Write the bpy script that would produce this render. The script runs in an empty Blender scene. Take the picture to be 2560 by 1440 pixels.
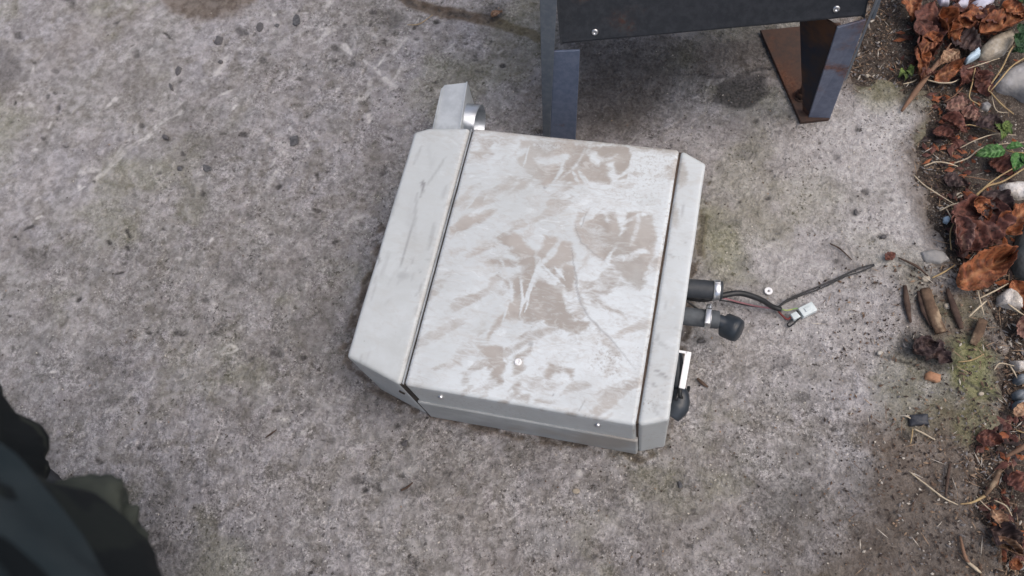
import bpy, bmesh, math, random
import numpy as np
from mathutils import Matrix, Vector

S = bpy.context.scene
COL = S.collection
rng = np.random.default_rng(7)
random.seed(7)

# ------------------------------------------------------------------ camera
CAM_R = np.array([[0.96805952, -0.14069088, 0.20752553],
                  [0.20891486, 0.91027649, -0.35742313],
                  [-0.13861943, 0.38936203, 0.91059423]])
CAM_C = np.array([0.3525654, -0.24007629, 1.19503857])
FPX = 2000.0                                   # focal length for a 2560 px wide frame
cam_d = bpy.data.cameras.new('camera'); cam_d.sensor_width = 36.0; cam_d.lens = 36.0 * FPX / 2560
cam_d.clip_start = 0.02; cam_d.clip_end = 400
cam = bpy.data.objects.new('camera', cam_d); COL.objects.link(cam)
M4 = Matrix([list(CAM_R[i]) + [CAM_C[i]] for i in range(3)] + [[0, 0, 0, 1]])
cam.matrix_world = M4
cam_d.dof.use_dof = True; cam_d.dof.focus_distance = 1.2; cam_d.dof.aperture_fstop = 4.5
S.camera = cam

# ------------------------------------------------------------------ sky, sun, exposure (overcast)
SUN_EL, SUN_AZ = math.radians(62), math.radians(-5)      # azimuth from +x towards +y
w = bpy.data.worlds.new('World'); S.world = w; w.use_nodes = True
nt = w.node_tree; nt.nodes.clear()
sky = nt.nodes.new('ShaderNodeTexSky'); sky.sky_type = 'NISHITA'; sky.sun_disc = False
sky.sun_elevation = SUN_EL; sky.sun_rotation = math.pi / 2 - SUN_AZ
sky.dust_density = 6.0; sky.air_density = 1.0; sky.ozone_density = 1.0
bgn = nt.nodes.new('ShaderNodeBackground'); bgn.inputs['Strength'].default_value = 0.15
wo = nt.nodes.new('ShaderNodeOutputWorld')
nt.links.new(sky.outputs[0], bgn.inputs[0]); nt.links.new(bgn.outputs[0], wo.inputs[0])
sd = bpy.data.lights.new('sun', 'SUN'); sd.energy = 0.9; sd.angle = math.radians(80); sd.color = (1.0, 0.985, 0.965)
sun = bpy.data.objects.new('sun', sd); COL.objects.link(sun)
dvec = Vector((math.cos(SUN_EL) * math.cos(SUN_AZ), math.cos(SUN_EL) * math.sin(SUN_AZ), math.sin(SUN_EL)))
sun.rotation_euler = dvec.to_track_quat('Z', 'Y').to_euler(); sun.location = dvec * 10
S.view_settings.view_transform = 'Standard'; S.view_settings.look = 'None'
S.view_settings.exposure = 0.10; S.view_settings.gamma = 1.0
S.render.resolution_x = 1024; S.render.resolution_y = 576

# ------------------------------------------------------------------ geometry helpers
def px(u, v, z=0.0):
    """point on the level z that the photograph shows at pixel u, v"""
    d = CAM_R @ np.array([(u - 1280) / FPX, -(v - 720) / FPX, -1.0])
    return CAM_C + d * ((z - CAM_C[2]) / d[2])
def to_px(P):
    """where points (n,3) stand in the photograph; used to lay stains and painted shade where they are"""
    v = (P - CAM_C) @ CAM_R
    wz = np.maximum(-v[:, 2], 0.05)
    return np.stack([1280 + FPX * v[:, 0] / wz, 720 - FPX * v[:, 1] / wz], 1)
def h2(ix, iy, s):
    n = (ix.astype(np.int64) * 374761393 + iy.astype(np.int64) * 668265263 + s * 974634777) & 0xffffffff
    n = ((n ^ (n >> 13)) * 1274126177) & 0xffffffff
    return ((n ^ (n >> 16)) & 0xffff) / 65535.0
def vn(x, y, s=0):
    x0, y0 = np.floor(x), np.floor(y); fx, fy = x - x0, y - y0
    fx = fx * fx * (3 - 2 * fx); fy = fy * fy * (3 - 2 * fy)
    a, b, c, d = h2(x0, y0, s), h2(x0 + 1, y0, s), h2(x0, y0 + 1, s), h2(x0 + 1, y0 + 1, s)
    return (a * (1 - fx) + b * fx) * (1 - fy) + (c * (1 - fx) + d * fx) * fy
def fbm(x, y, o=4, s=0):
    r, a, t = 0, 1.0, 0
    for i in range(o):
        r = r + a * vn(x * 2 ** i + 17.3 * i, y * 2 ** i - 9.1 * i, s + i); t += a; a *= 0.5
    return r / t * 2 - 1                        # about -1..1
def sm(a, b, x):
    t = np.clip((x - a) / (b - a), 0, 1); return t * t * (3 - 2 * t)
def seg_d(p, a, b):
    a = np.array(a, float); b = np.array(b, float); ab = b - a
    t = np.clip(((p - a) @ ab) / max(ab @ ab, 1e-9), 0, 1)
    return np.hypot(*(p - a - t[:, None] * ab).T), t
def poly_sd(p, poly):
    """signed distance, negative inside"""
    n = len(poly); d = np.full(len(p), 1e9); ins = np.zeros(len(p), bool)
    for i in range(n):
        a, b = poly[i], poly[(i + 1) % n]
        d = np.minimum(d, seg_d(p, a, b)[0])
        c = ((a[1] > p[:, 1]) != (b[1] > p[:, 1]))
        xi = (b[0] - a[0]) * (p[:, 1] - a[1]) / ((b[1] - a[1]) or 1e-9) + a[0]
        ins ^= c & (p[:, 0] < xi)
    return np.where(ins, -d, d)
def line_d(p, pts):
    d = np.full(len(p), 1e9); T = np.zeros(len(p)); n = len(pts) - 1
    for i in range(n):
        di, t = seg_d(p, pts[i], pts[i + 1]); m = di < d
        d[m] = di[m]; T[m] = (i + t[m]) / n
    return d, T

def tag(o, label=None, cat=None, group=None, kind=None):
    for k, v in (('label', label), ('category', cat), ('group', group), ('kind', kind)):
        if v: o[k] = v
    return o
def mesh_obj(name, V, F, mat, parent=None, smooth=True, attrs=None):
    me = bpy.data.meshes.new(name)
    V = np.asarray(V, dtype=np.float32)
    if isinstance(F, np.ndarray) and F.shape[1] == 4:
        me.vertices.add(len(V)); me.vertices.foreach_set('co', V.ravel())
        me.loops.add(F.size); me.loops.foreach_set('vertex_index', F.ravel().astype(np.int32))
        me.polygons.add(len(F)); me.polygons.foreach_set('loop_start', np.arange(0, F.size, 4, dtype=np.int32))
        me.update(calc_edges=True)
    else:
        me.from_pydata(V.tolist(), [], [list(map(int, f)) for f in F])
    if smooth: me.polygons.foreach_set('use_smooth', np.ones(len(me.polygons), bool))
    for k, a in (attrs or {}).items():
        at = me.attributes.new(k, 'FLOAT', 'POINT'); at.data.foreach_set('value', np.asarray(a, dtype=np.float32))
    me.materials.append(mat); me.validate(); me.update()
    o = bpy.data.objects.new(name, me); COL.objects.link(o)
    if parent: o.parent = parent
    return o
def empty(name, label, cat, group=None, loc=(0, 0, 0)):
    o = bpy.data.objects.new(name, None); COL.objects.link(o); o.empty_display_size = 0.05
    return tag(o, label, cat, group)
class MB:
    """collects shapes for one mesh"""
    def __init__(s): s.V, s.F = [], []
    def add(s, V, F):
        n = sum(len(v) for v in s.V); s.V.append(np.asarray(V, float)); s.F += [[i + n for i in f] for f in F]
    def build(s, name, mat, parent=None, smooth=True):
        return mesh_obj(name, np.concatenate(s.V), s.F, mat, parent, smooth)
def smooth_path(pts, k=6):
    P = np.array(pts, float)
    if len(P) < 3: return np.array([P[0] * (1 - t) + P[-1] * t for t in np.linspace(0, 1, k + 1)])
    Q = np.vstack([2 * P[0] - P[1], P, 2 * P[-1] - P[-2]]); out = []
    for i in range(1, len(Q) - 2):
        for t in np.arange(k) / k:
            a, b, c, d = Q[i - 1:i + 3]
            out.append(.5 * (2 * b + (c - a) * t + (2 * a - 5 * b + 4 * c - d) * t * t + (3 * b - a - 3 * c + d) * t ** 3))
    out.append(P[-1]); return np.array(out)
def tube(pts, rad, seg=10, k=6, flat=1.0, wob=0.0, cap=True, ring=None):
    P = smooth_path(pts, k) if k else np.array(pts, float); n = len(P)
    rad = np.atleast_1d(np.array(rad, float))
    rr = np.interp(np.linspace(0, 1, n), np.linspace(0, 1, len(rad)), rad) if len(rad) > 1 else np.full(n, rad[0])
    T = np.gradient(P, axis=0); T /= np.linalg.norm(T, axis=1)[:, None] + 1e-12
    up = np.array([0, 0, 1.0]) if abs(T[0][2]) < 0.9 else np.array([0, 1.0, 0])
    V, F = [], []
    for i in range(n):
        s = np.cross(T[i], up); s /= np.linalg.norm(s); u = np.cross(s, T[i]); up = u
        for j in range(seg):
            a = 2 * math.pi * j / seg; r = rr[i] * (1 + wob * random.uniform(-1, 1))
            V.append(P[i] + s * math.cos(a) * r + u * math.sin(a) * r * flat)
    for i in range(n - 1):
        for j in range(seg):
            a, b = i * seg + j, i * seg + (j + 1) % seg
            F.append([a, a + seg, b + seg, b])
    if cap:
        F.append(list(range(seg))); F.append([(n - 1) * seg + seg - 1 - j for j in range(seg)])
    return V, F
def slab(poly, z0, z1, bev=0.0):
    """prism over a plan polygon (list of x,y) with softly broken top and bottom edges"""
    P = np.array(poly, float)[:, :2]; c = P.mean(0); n = len(P)
    A = sum(P[i][0] * P[(i + 1) % n][1] - P[(i + 1) % n][0] * P[i][1] for i in range(n))
    if A < 0: P = P[::-1]
    lv = [(z0, 0), (z1, 0)] if bev <= 0 else [(z0, bev), (z0 + bev, 0), (z1 - bev, 0), (z1, bev)]
    V = []
    for z, ins in lv:
        for p in P:
            d = c - p; L = np.linalg.norm(d); q = p + d / L * min(ins * 1.3, L * .5)
            V.append([q[0], q[1], z])
    F = [list(range(n))[::-1], [(len(lv) - 1) * n + i for i in range(n)]]
    for k in range(len(lv) - 1):
        for i in range(n):
            j = (i + 1) % n; F.append([k * n + i, k * n + j, (k + 1) * n + j, (k + 1) * n + i])
    return V, F
def lathe(p0, axis, prof, seg=24):
    """profile [(distance along axis, radius)] turned about axis through p0"""
    ax = np.array(axis, float); ax /= np.linalg.norm(ax)
    up = np.array([0, 0, 1.0]) if abs(ax[2]) < .9 else np.array([1.0, 0, 0])
    s = np.cross(ax, up); s /= np.linalg.norm(s); u = np.cross(s, ax); V, F = [], []
    for d, r in prof:
        for j in range(seg):
            a = 2 * math.pi * j / seg; V.append(np.array(p0) + ax * d + (s * math.cos(a) + u * math.sin(a)) * r)
    for i in range(len(prof) - 1):
        for j in range(seg):
            a, b = i * seg + j, i * seg + (j + 1) % seg; F.append([a, b, b + seg, a + seg])
    return V, F
def obox(c, ax, ay, az, sx, sy, sz, bev=0.0):
    """box with centre c and unit axes; its edges cut by bev"""
    bm = bmesh.new(); bmesh.ops.create_cube(bm, size=1)
    for v in bm.verts: v.co = (v.co.x * sx, v.co.y * sy, v.co.z * sz)
    if bev > 0: bmesh.ops.bevel(bm, geom=bm.edges[:], offset=bev, segments=2, affect='EDGES', profile=.6)
    A = np.stack([np.array(a, float) / np.linalg.norm(a) for a in (ax, ay, az)], 1)
    V = [np.array(c) + A @ np.array(v.co) for v in bm.verts]
    bm.verts.index_update(); F = [[v.index for v in f.verts] for f in bm.faces]; bm.free(); return V, F

# ------------------------------------------------------------------ node helpers
class NT:
    def __init__(s, name, rough=0.8, metal=0.0, spec=0.3):
        s.m = bpy.data.materials.new(name); s.m.use_nodes = True; s.t = s.m.node_tree
        s.b = s.t.nodes['Principled BSDF']; s.b.inputs['Roughness'].default_value = rough
        s.b.inputs['Metallic'].default_value = metal; s.b.inputs['Specular IOR Level'].default_value = spec
        s.co = s.t.nodes.new('ShaderNodeTexCoord').outputs['Object']
    def L(s, a, b): s.t.links.new(a, b)
    def noise(s, scale, detail=3, rough=.55, dist=0.0, co=None, sc=None):
        n = s.t.nodes.new('ShaderNodeTexNoise'); n.inputs['Scale'].default_value = scale
        n.inputs['Detail'].default_value = detail; n.inputs['Roughness'].default_value = rough
        n.inputs['Distortion'].default_value = dist; c = co or s.co
        if sc:
            mp = s.t.nodes.new('ShaderNodeMapping'); mp.inputs['Scale'].default_value = sc[:3]
            if len(sc) > 3: mp.inputs['Rotation'].default_value = (0, 0, sc[3])
            s.L(c, mp.inputs[0]); c = mp.outputs[0]
        s.L(c, n.inputs['Vector']); return n.outputs['Fac']
    def vor(s, scale, feature='F1', rnd=1.0, co=None):
        n = s.t.nodes.new('ShaderNodeTexVoronoi'); n.inputs['Scale'].default_value = scale
        n.feature = feature; n.inputs['Randomness'].default_value = rnd
        s.L(co or s.co, n.inputs['Vector']); return n
    def ramp(s, x, a, b, lo=0.0, hi=1.0):
        n = s.t.nodes.new('ShaderNodeMapRange'); n.interpolation_type = 'SMOOTHSTEP'
        for i, v in zip(('From Min', 'From Max', 'To Min', 'To Max'), (a, b, lo, hi)): n.inputs[i].default_value = v
        s.L(x, n.inputs['Value']); return n.outputs[0]
    def math(s, op, a, b=0.0, c=None):
        n = s.t.nodes.new('ShaderNodeMath'); n.operation = op
        for i, v in enumerate((a, b, c)):
            if v is None: continue
            if isinstance(v, (int, float)): n.inputs[i].default_value = v
            else: s.L(v, n.inputs[i])
        return n.outputs[0]
    def mix(s, f, a, b, mode='MIX'):
        n = s.t.nodes.new('ShaderNodeMix'); n.data_type = 'RGBA'; n.blend_type = mode
        for i, v in ((0, f), (6, a), (7, b)):
            if isinstance(v, (int, float)): n.inputs[i].default_value = v
            elif isinstance(v, tuple): n.inputs[i].default_value = (*v, 1)
            else: s.L(v, n.inputs[i])
        return n.outputs[2]
    def attr(s, name):
        n = s.t.nodes.new('ShaderNodeAttribute'); n.attribute_name = name; return n.outputs['Fac']
    def bump(s, h, dist, strength=1.0):
        n = s.t.nodes.new('ShaderNodeBump'); n.inputs['Distance'].default_value = dist
        n.inputs['Strength'].default_value = strength; s.L(h, n.inputs['Height'])
        s.L(n.outputs[0], s.b.inputs['Normal'])
    def color(s, c):
        if isinstance(c, tuple): s.b.inputs['Base Color'].default_value = (*c, 1)
        else: s.L(c, s.b.inputs['Base Color'])
        return s
def simple(name, c1, c2=None, rough=.7, metal=0.0, scale=60, spec=.3, bump=0.0, c3=None, bscale=None):
    n = NT(name, rough, metal, spec); c2 = c2 or tuple(x * .75 for x in c1)
    f = n.ramp(n.noise(scale, 4, .6), .35, .65); c = n.mix(f, c1, c2)
    if c3: c = n.mix(n.ramp(n.noise(scale * .37, 4, .6), .52, .66), c, c3)
    n.color(c)
    if bump: n.bump(n.noise(bscale or scale * 3, 4, .6), bump)
    return n.m

# ---- concrete
def concrete_mat():
    n = NT('concrete', .88, 0, .25)
    big = n.noise(3.2, 4, .55, .4); mid = n.noise(14, 4, .6, .3); fine = n.noise(210, 3, .65); fin2 = n.noise(520, 2, .6); clod = n.noise(60, 4, .65)
    c = n.mix(n.ramp(big, .40, .60), (.285, .280, .296), (.240, .236, .226))
    c = n.mix(n.ramp(n.noise(19, 4, .6, .5), .47, .60, 0, .75), c, (.165, .155, .135))
    c = n.mix(n.ramp(n.noise(33, 3, .65, .6), .53, .66, 0, .8), c, (.32, .305, .315))
    c = n.mix(n.ramp(n.noise(6, 3, .6, .6, sc=(1, 1, 1, .6)), .54, .72), c, (.205, .205, .205))
    c = n.mix(n.ramp(mid, .46, .66, 0, .6), c, (.33, .315, .315))
    c = n.mix(n.ramp(clod, .34, .68), n.mix(.42, c, (.12, .105, .095)), n.mix(.30, c, (.55, .52, .52)))
    rg = n.ramp(n.attr('rough'), 0, 1)
    fa = n.ramp(fine, .38, .64); fb = n.ramp(fin2, .34, .66)
    g = n.math('ADD', n.math('MULTIPLY', fa, .6), n.math('MULTIPLY', fb, .4))
    gr = n.math('MULTIPLY_ADD', n.math('SUBTRACT', g, .5), n.math('MULTIPLY', n.math('MULTIPLY_ADD', rg, .42, .22), n.ramp(n.noise(17, 3, .6), .38, .62, .3, 1.6)), 1.0)
    cmb = n.t.nodes.new('ShaderNodeCombineColor')
    for i in range(3): n.L(gr, cmb.inputs[i])
    c = n.mix(1.0, c, cmb.outputs[0], 'MULTIPLY')
    c = n.mix(n.attr('light'), c, n.mix(n.ramp(n.noise(95, 4, .7), .36, .64), (.38, .36, .355), (.60, .58, .575)))
    rg2 = n.math('MULTIPLY', n.math('MULTIPLY_ADD', rg, .65, .25), n.ramp(n.noise(11, 4, .65, .5), .42, .60, .30, 1.1))
    # aggregate showing at the surface: dark and pale grains of several sizes
    wv = n.t.nodes.new('ShaderNodeVectorMath'); wv.operation = 'ADD'
    nz = n.t.nodes.new('ShaderNodeTexNoise'); nz.inputs['Scale'].default_value = 90; n.L(n.co, nz.inputs['Vector'])
    sc = n.t.nodes.new('ShaderNodeVectorMath'); sc.operation = 'SCALE'; sc.inputs['Scale'].default_value = .007
    n.L(nz.outputs['Color'], sc.inputs[0]); n.L(n.co, wv.inputs[0]); n.L(sc.outputs[0], wv.inputs[1])
    for scl, thr, sel, colr, op in ((70, .22, .80, (.06, .055, .055), .85), (130, .27, .74, (.075, .065, .06), .8), (240, .32, .74, (.07, .06, .055), .75),
                                    (110, .22, .85, (.60, .57, .53), .75), (210, .28, .80, (.66, .63, .60), .7), (48, .17, .90, (.22, .21, .21), .5)):
        v = n.vor(scl, co=wv.outputs[0]); s2 = n.t.nodes.new('ShaderNodeSeparateColor'); n.L(v.outputs['Color'], s2.inputs[0])
        m = n.math('MULTIPLY', n.ramp(v.outputs['Distance'], thr * .6, thr, 1, 0), n.math('GREATER_THAN', s2.outputs[0], sel))
        c = n.mix(n.math('MULTIPLY', n.math('MULTIPLY', m, rg2), op), c, colr)
    for scl, lo, hi, colr, op in ((120, .335, .36, (.045, .040, .038), .92), (250, .315, .35, (.06, .052, .048), .9), (62, .30, .335, (.085, .075, .068), .7), (140, .665, .69, (.60, .57, .56), .8), (300, .68, .71, (.70, .67, .66), .7), (75, .70, .74, (.52, .49, .48), .5)):
        c = n.mix(n.math('MULTIPLY', n.math('MULTIPLY', n.ramp(n.noise(scl, 3, .6, .3), lo, hi, *((1, 0) if lo < .5 else (0, 1))), rg2), op), c, colr)
    c = n.mix(n.math('MULTIPLY', n.attr('scuff'), n.ramp(n.noise(160, 3, .6), .30, .55, .45, 1.0)), c, (.60, .58, .565))
    pt = n.ramp(n.noise(8, 4, .65, .8), .50, .64)
    c = n.mix(n.math('MULTIPLY', pt, .45), c, n.mix(fa, (.11, .10, .095), (.19, .178, .17)))
    c = n.mix(n.attr('brown'), c, n.mix(n.ramp(clod, .35, .65), (.085, .062, .045), (.15, .12, .095)))
    c = n.mix(n.attr('moss'), c, n.mix(fa, (.12, .135, .05), (.24, .24, .11)))
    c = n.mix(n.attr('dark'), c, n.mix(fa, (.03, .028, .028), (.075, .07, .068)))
    n.color(c)
    h = n.math('ADD', n.math('MULTIPLY', fine, n.math('MULTIPLY_ADD', rg, 1.0, .25)), n.math('MULTIPLY', clod, 1.2))
    n.bump(h, .0042, .9)
    return n.m
def soil_mat():
    n = NT('soil', .92, 0, .2)
    a = n.noise(22, 4, .65); b = n.noise(130, 4, .7); d = n.noise(420, 2, .6)
    c = n.mix(n.ramp(a, .4, .62), (.060, .047, .040), (.115, .096, .083))
    c = n.mix(n.ramp(b, .35, .7, 0, .8), c, (.045, .035, .028))
    c = n.mix(n.ramp(d, .55, .72), c, (.26, .23, .19))
    v = n.vor(150); s2 = n.t.nodes.new('ShaderNodeSeparateColor'); n.L(v.outputs['Color'], s2.inputs[0])
    c = n.mix(n.math('MULTIPLY', n.ramp(v.outputs['Distance'], .15, .3, 1, 0), n.math('GREATER_THAN', s2.outputs[1], .8)), c, (.42, .38, .34))
    n.color(c); n.bump(b, .008, .8); return n.m

# ------------------------------------------------------------------ ground
def axis_pts(lo, hi, step, far):
    core = np.arange(lo, hi + step / 2, step); g = []; s = step
    x = core[-1]
    while x < far: s *= 1.35; x += s; g.append(x)
    g2 = []; s = step; x = core[0]
    while x > -far: s *= 1.35; x -= s; g2.append(x)
    return np.array(g2[::-1] + list(core) + g)
def grid(xs, ys):
    X, Y = np.meshgrid(xs, ys); nx, ny = len(xs), len(ys)
    i = np.arange(nx * ny).reshape(ny, nx)
    F = np.stack([i[:-1, :-1], i[:-1, 1:], i[1:, 1:], i[1:, :-1]], -1).reshape(-1, 4)
    return X.ravel(), Y.ravel(), F
SOIL = [(2100, -1100), (2150, -200), (2175, 60), (2120, 140), (2122, 205), (2200, 200), (2262, 210), (2325, 250), (2342, 300), (2308, 360), (2298, 430),
        (2332, 480), (2355, 560), (2375, 615), (2405, 655), (2420, 700), (2470, 730), (2500, 800), (2520, 930), (2505, 1050), (2430, 1110),
        (2440, 1250), (2490, 1330), (2530, 1500), (2600, 2400), (7000, 2400), (7000, -1100)]
X, Y, GF = grid(axis_pts(-1.35, .98, .0026, 120), axis_pts(-.45, 1.12, .0026, 120))
near = (X > -1.5) & (X < 1.2) & (Y > -.6) & (Y < 1.3)
P0 = np.stack([X, Y, 0 * X], 1); UV = to_px(P0)
U = UV + np.stack([fbm(X * 30, Y * 30, 3, 3), fbm(X * 30, Y * 30, 3, 9)], 1) * 14
at = {k: np.zeros(len(X)) for k in ('dark', 'light', 'scuff', 'brown', 'moss', 'rough')}
idx = np.where(near)[0]
def paint(name, val, sel, mode='max'):
    a = at[name]; a[sel] = np.maximum(a[sel], val)
def around(x0, y0, x1, y1, pad=80):
    return np.where(near & (UV[:, 0] > x0 - pad) & (UV[:, 0] < x1 + pad) & (UV[:, 1] > y0 - pad) & (UV[:, 1] < y1 + pad))[0]
def g_poly(name, poly, amt=1.0, soft=14, jag=1.0):
    q = np.array(poly); s = around(*q.min(0), *q.max(0)); u = UV[s] + (U[s] - UV[s]) * jag
    paint(name, amt * sm(soft, -soft, poly_sd(u, poly)), s)
def g_line(name, pts, wd, amt=1.0, soft=3, taper=True, jag=.5, broken=.0):
    q = np.array(pts); s = around(*q.min(0), *q.max(0)); u = UV[s] + (U[s] - UV[s]) * jag
    d, T = line_d(u, pts); ww = wd * (np.sin(np.pi * np.clip(T, .03, .97)) ** .5 if taper else 1)
    m = sm(ww + soft, ww - soft * .3, d)
    if broken: m = m * sm(-.1, .25, fbm(X[s] * 70, Y[s] * 70, 3, 21) + (.5 - broken))
    paint(name, amt * m, s)
def g_dot(name, x, y, r, amt=1.0, ry=None, soft=.35, jag=.4):
    s = around(x - r, y - r, x + r, y + r, 30); u = UV[s] + (U[s] - UV[s]) * jag
    d = np.hypot((u[:, 0] - x) / r, (u[:, 1] - y) / (ry or r)); paint(name, amt * sm(1 + soft, 1 - soft, d), s)
# roughness of the worn surface: smooth trowelled upper left, pitted elsewhere
g = sm(300, 1100, UV[:, 0] + UV[:, 1] * .8) * .8 + .2 * (fbm(X * 5, Y * 5, 3, 31) * .5 + .5)
at['rough'] = np.clip(g + .25 * fbm(X * 12, Y * 12, 3, 33), 0, 1)
# stains, and the stand's shade painted over the slab
g_poly('brown', [(390, -60), (400, 10), (455, 25), (470, 45), (540, 45), (590, 20), (640, 5), (660, -60)], .8, 8)
g_poly('dark', [(130, -40), (150, 8), (190, 12), (200, -40)], .7, 8)
g_line('brown', [(980, -30), (1030, 5), (1090, 26), (1140, 30), (1200, 45), (1260, 62), (1340, 90)], 11, .95, 7, False)
g_line('dark', [(1020, 2), (1100, 28), (1160, 34), (1250, 60)], 4, .7, 5, False, broken=.4)
g_poly('brown', [(1230, 20), (1340, 0), (1345, 330), (1300, 300), (1270, 200), (1240, 120)], .30, 50)
g_poly('brown', [(1440, 100), (1700, 85), (1900, 90), (1950, 200), (1880, 200), (1780, 190), (1700, 180), (1650, 240), (1600, 330), (1560, 350), (1400, 350)], .55, 45)  # dirt under the stand, deepened to paint its shade
g_poly('dark', [(1445, 130), (1560, 120), (1580, 200), (1500, 240), (1450, 240)], .35, 40)
g_poly('light', [(1760, 95), (1830, 90), (1850, 160), (1800, 185), (1750, 170)], .12, 20)
g_poly('dark', [(1795, 205), (1850, 185), (1910, 190), (1925, 230), (1890, 262), (1830, 268), (1785, 240)], .85, 9)
g_dot('dark', 1590, 262, 26, .55); g_poly('dark', [(1960, 1190), (2060, 1200), (2080, 1260), (1980, 1330), (1880, 1290), (1880, 1220)], .42, 45); g_poly('brown', [(400, -20), (640, -20), (620, 15), (560, 48), (470, 48), (410, 20)], .6, 10); g_dot('dark', 1900, 95, 60, .5)
g_line('dark', [(1560, 130), (1640, 160), (1710, 185), (1800, 190), (1870, 180), (1930, 170)], 3.5, .75, 4, False, broken=.3)
g_line('dark', [(1030, 55), (1200, 160), (1240, 300)], 3, .0)
for x, y, r, a in ((735, 350, 16, .45), (880, 160, 16, .5), (835, 115, 9, .7), (833, 150, 12, .7), (415, 345, 10, .8), (449, 420, 8, .9), (393, 433, 8, .6),
                   (60, 195, 12, .35), (30, 150, 22, .3), (137, 230, 7, .8), (138, 175, 11, .55), (352, 313, 9, .7), (375, 275, 8, .5), (605, 530, 16, .3),
                   (510, 750, 10, .7), (444, 828, 13, .75), (690, 880, 16, .55), (756, 892, 8, .8), (695, 1022, 8, .85), (590, 700, 26, .3),
                   (335, 1240, 40, .28), (390, 1340, 26, .5), (400, 1365, 18, .6), (1010, 1000, 20, .1), (1010, 1110, 14, .5), (896, 1197, 22, .5), (912, 1226, 10, .8),
                   (1005, 1225, 10, .5), (1118, 1182, 12, .5), (830, 1100, 12, .5), (1240, 1165, 16, .35), (1530, 1260, 26, .25), (1700, 1210, 30, .3), (1870, 1340, 50, .22),
                   (1730, 1275, 8, .8), (2005, 990, 20, .5), (1952, 905, 26, .45), (1955, 915, 10, .6), (1753, 850, 12, .85), (2090, 390, 10, .5), (1890, 300, 8, .6),
                   (1865, 385, 24, .35), (1800, 420, 12, .3), (2140, 532, 12, .5), (2208, 590, 12, .5), (1945, 575, 14, .3), (1830, 555, 20, .35), (1860, 660, 24, .35),
                   (1230, 30, 30, .5), (970, 45, 40, .35), (985, 50, 20, .55), (930, 28, 10, .7), (1090, 52, 9, .9), (1033, 68, 6, .9), (1255, 162, 9, .95), (1165, 108, 6, .8),
                   (1040, 95, 8, .7), (990, 80, 8, .6), (955, 100, 10, .5), (1170, 280, 12, .2), (655, 150, 10, .6), (330, 640, 30, .2), (1790, 560, 26, .3)):
    g_dot('dark', x, y, r, a, r * random.uniform(.55, .9))
# dirt in the slow hollows, olive film
n1 = fbm(X * 4.3, Y * 4.3, 5, 41); at['brown'][idx] = np.maximum(at['brown'][idx], (.22 * sm(.05, .5, n1))[idx])
n2 = fbm(X * 7 + 9, Y * 7, 5, 47); at['moss'][idx] = np.maximum(at['moss'][idx], (.22 * sm(.12, .5, n2))[idx])
# green film near the soil edge
g_poly('moss', [(2350, 880), (2440, 850), (2480, 900), (2500, 1000), (2430, 1010), (2380, 960)], .75, 26)
g_poly('moss', [(2370, 840), (2420, 850), (2500, 900), (2440, 940), (2370, 900)], .75, 24)
g_dot('moss', 2300, 960, 120, .25); g_dot('moss', 2440, 1060, 60, .4); g_dot('moss', 2265, 185, 22, .85); g_dot('moss', 2200, 215, 60, .35); g_dot('moss', 2330, 340, 40, .3)
# soil washed over the slab lower right
g_poly('brown', [(2280, 700), (2480, 720), (2500, 1500), (1900, 1500), (2130, 1330), (2200, 1180), (2160, 1060), (2280, 1020), (2390, 1000), (2360, 900), (2290, 800)], .8, 60, 3.0)
g_poly('brown', [(2240, 690), (2400, 660), (2520, 760), (2480, 860), (2400, 900), (2280, 880), (2250, 780)], .45, 26)
g_poly('dark', [(2270, 820), (2380, 850), (2390, 920), (2330, 930), (2290, 900), (2230, 880)], .75, 16)
g_line('dark', [(2180, 880), (2250, 900), (2310, 920)], 2.5, .7, 3)
g_line('dark', [(2400, 940), (2480, 990), (2540, 1030)], 4, .7, 4)
g_line('dark', [(2375, 1160), (2368, 1220), (2362, 1260)], 5, .75, 4)
g_line('dark', [(2190, 1292), (2250, 1280), (2300, 1270)], 2.5, .6, 3)
g_dot('dark', 2260, 1085, 14, .6); g_dot('brown', 2180, 1330, 60, .5); g_dot('dark', 2190, 1350, 22, .4); g_dot('dark', 2350, 1370, 40, .35); g_dot('dark', 2310, 1420, 60, .3)
g_dot('dark', 2150, 1330, 14, .5); g_dot('brown', 2170, 1090, 40, .45); g_line('dark', [(2240, 700), (2300, 660), (2230, 640)], 5, .3, 6)
g_poly('brown', [(2060, -60), (2170, 60), (2120, 150), (2110, 210), (2040, 200), (2090, 60)], .5, 20)
for i in range(46):
    u, v = random.uniform(-40, 1500), random.uniform(-40, 1480); rr = random.uniform(14, 60)
    g_dot('dark', u, v, rr, random.uniform(.10, .32), rr * random.uniform(.3, .8), .8, 2.2)
for i in range(60):
    u, v = random.uniform(-40, 1600), random.uniform(-40, 1480); rr = random.uniform(10, 36)
    g_dot('light', u, v, rr, random.uniform(.12, .42), rr * random.uniform(.25, .7), .9, 2.6)
g_poly('dark', [(-60, 100), (50, 140), (60, 190), (10, 230), (-60, 240)], .4, 30); g_poly('dark', [(560, 640), (760, 660), (740, 760), (600, 740)], .12, 40)
g_poly('dark', [(1940, 1200), (2200, 1180), (2420, 1290), (2500, 1500), (1900, 1500)], .24, 90); g_poly('dark', [(1340, 0), (1700, 80), (2080, 60), (2050, 130), (1800, 180), (1600, 330), (1350, 330)], .52, 60)  # second patch: the stand's shade painted on the slab
g_poly('dark', [(1450, 130), (1540, 120), (1540, 260), (1450, 330)], .55, 40); g_poly('light', [(1780, 340), (2250, 330), (2340, 640), (2200, 900), (1950, 900), (1800, 520)], .42, 90)  # dark patch: shade painted beside the stand leg
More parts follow.
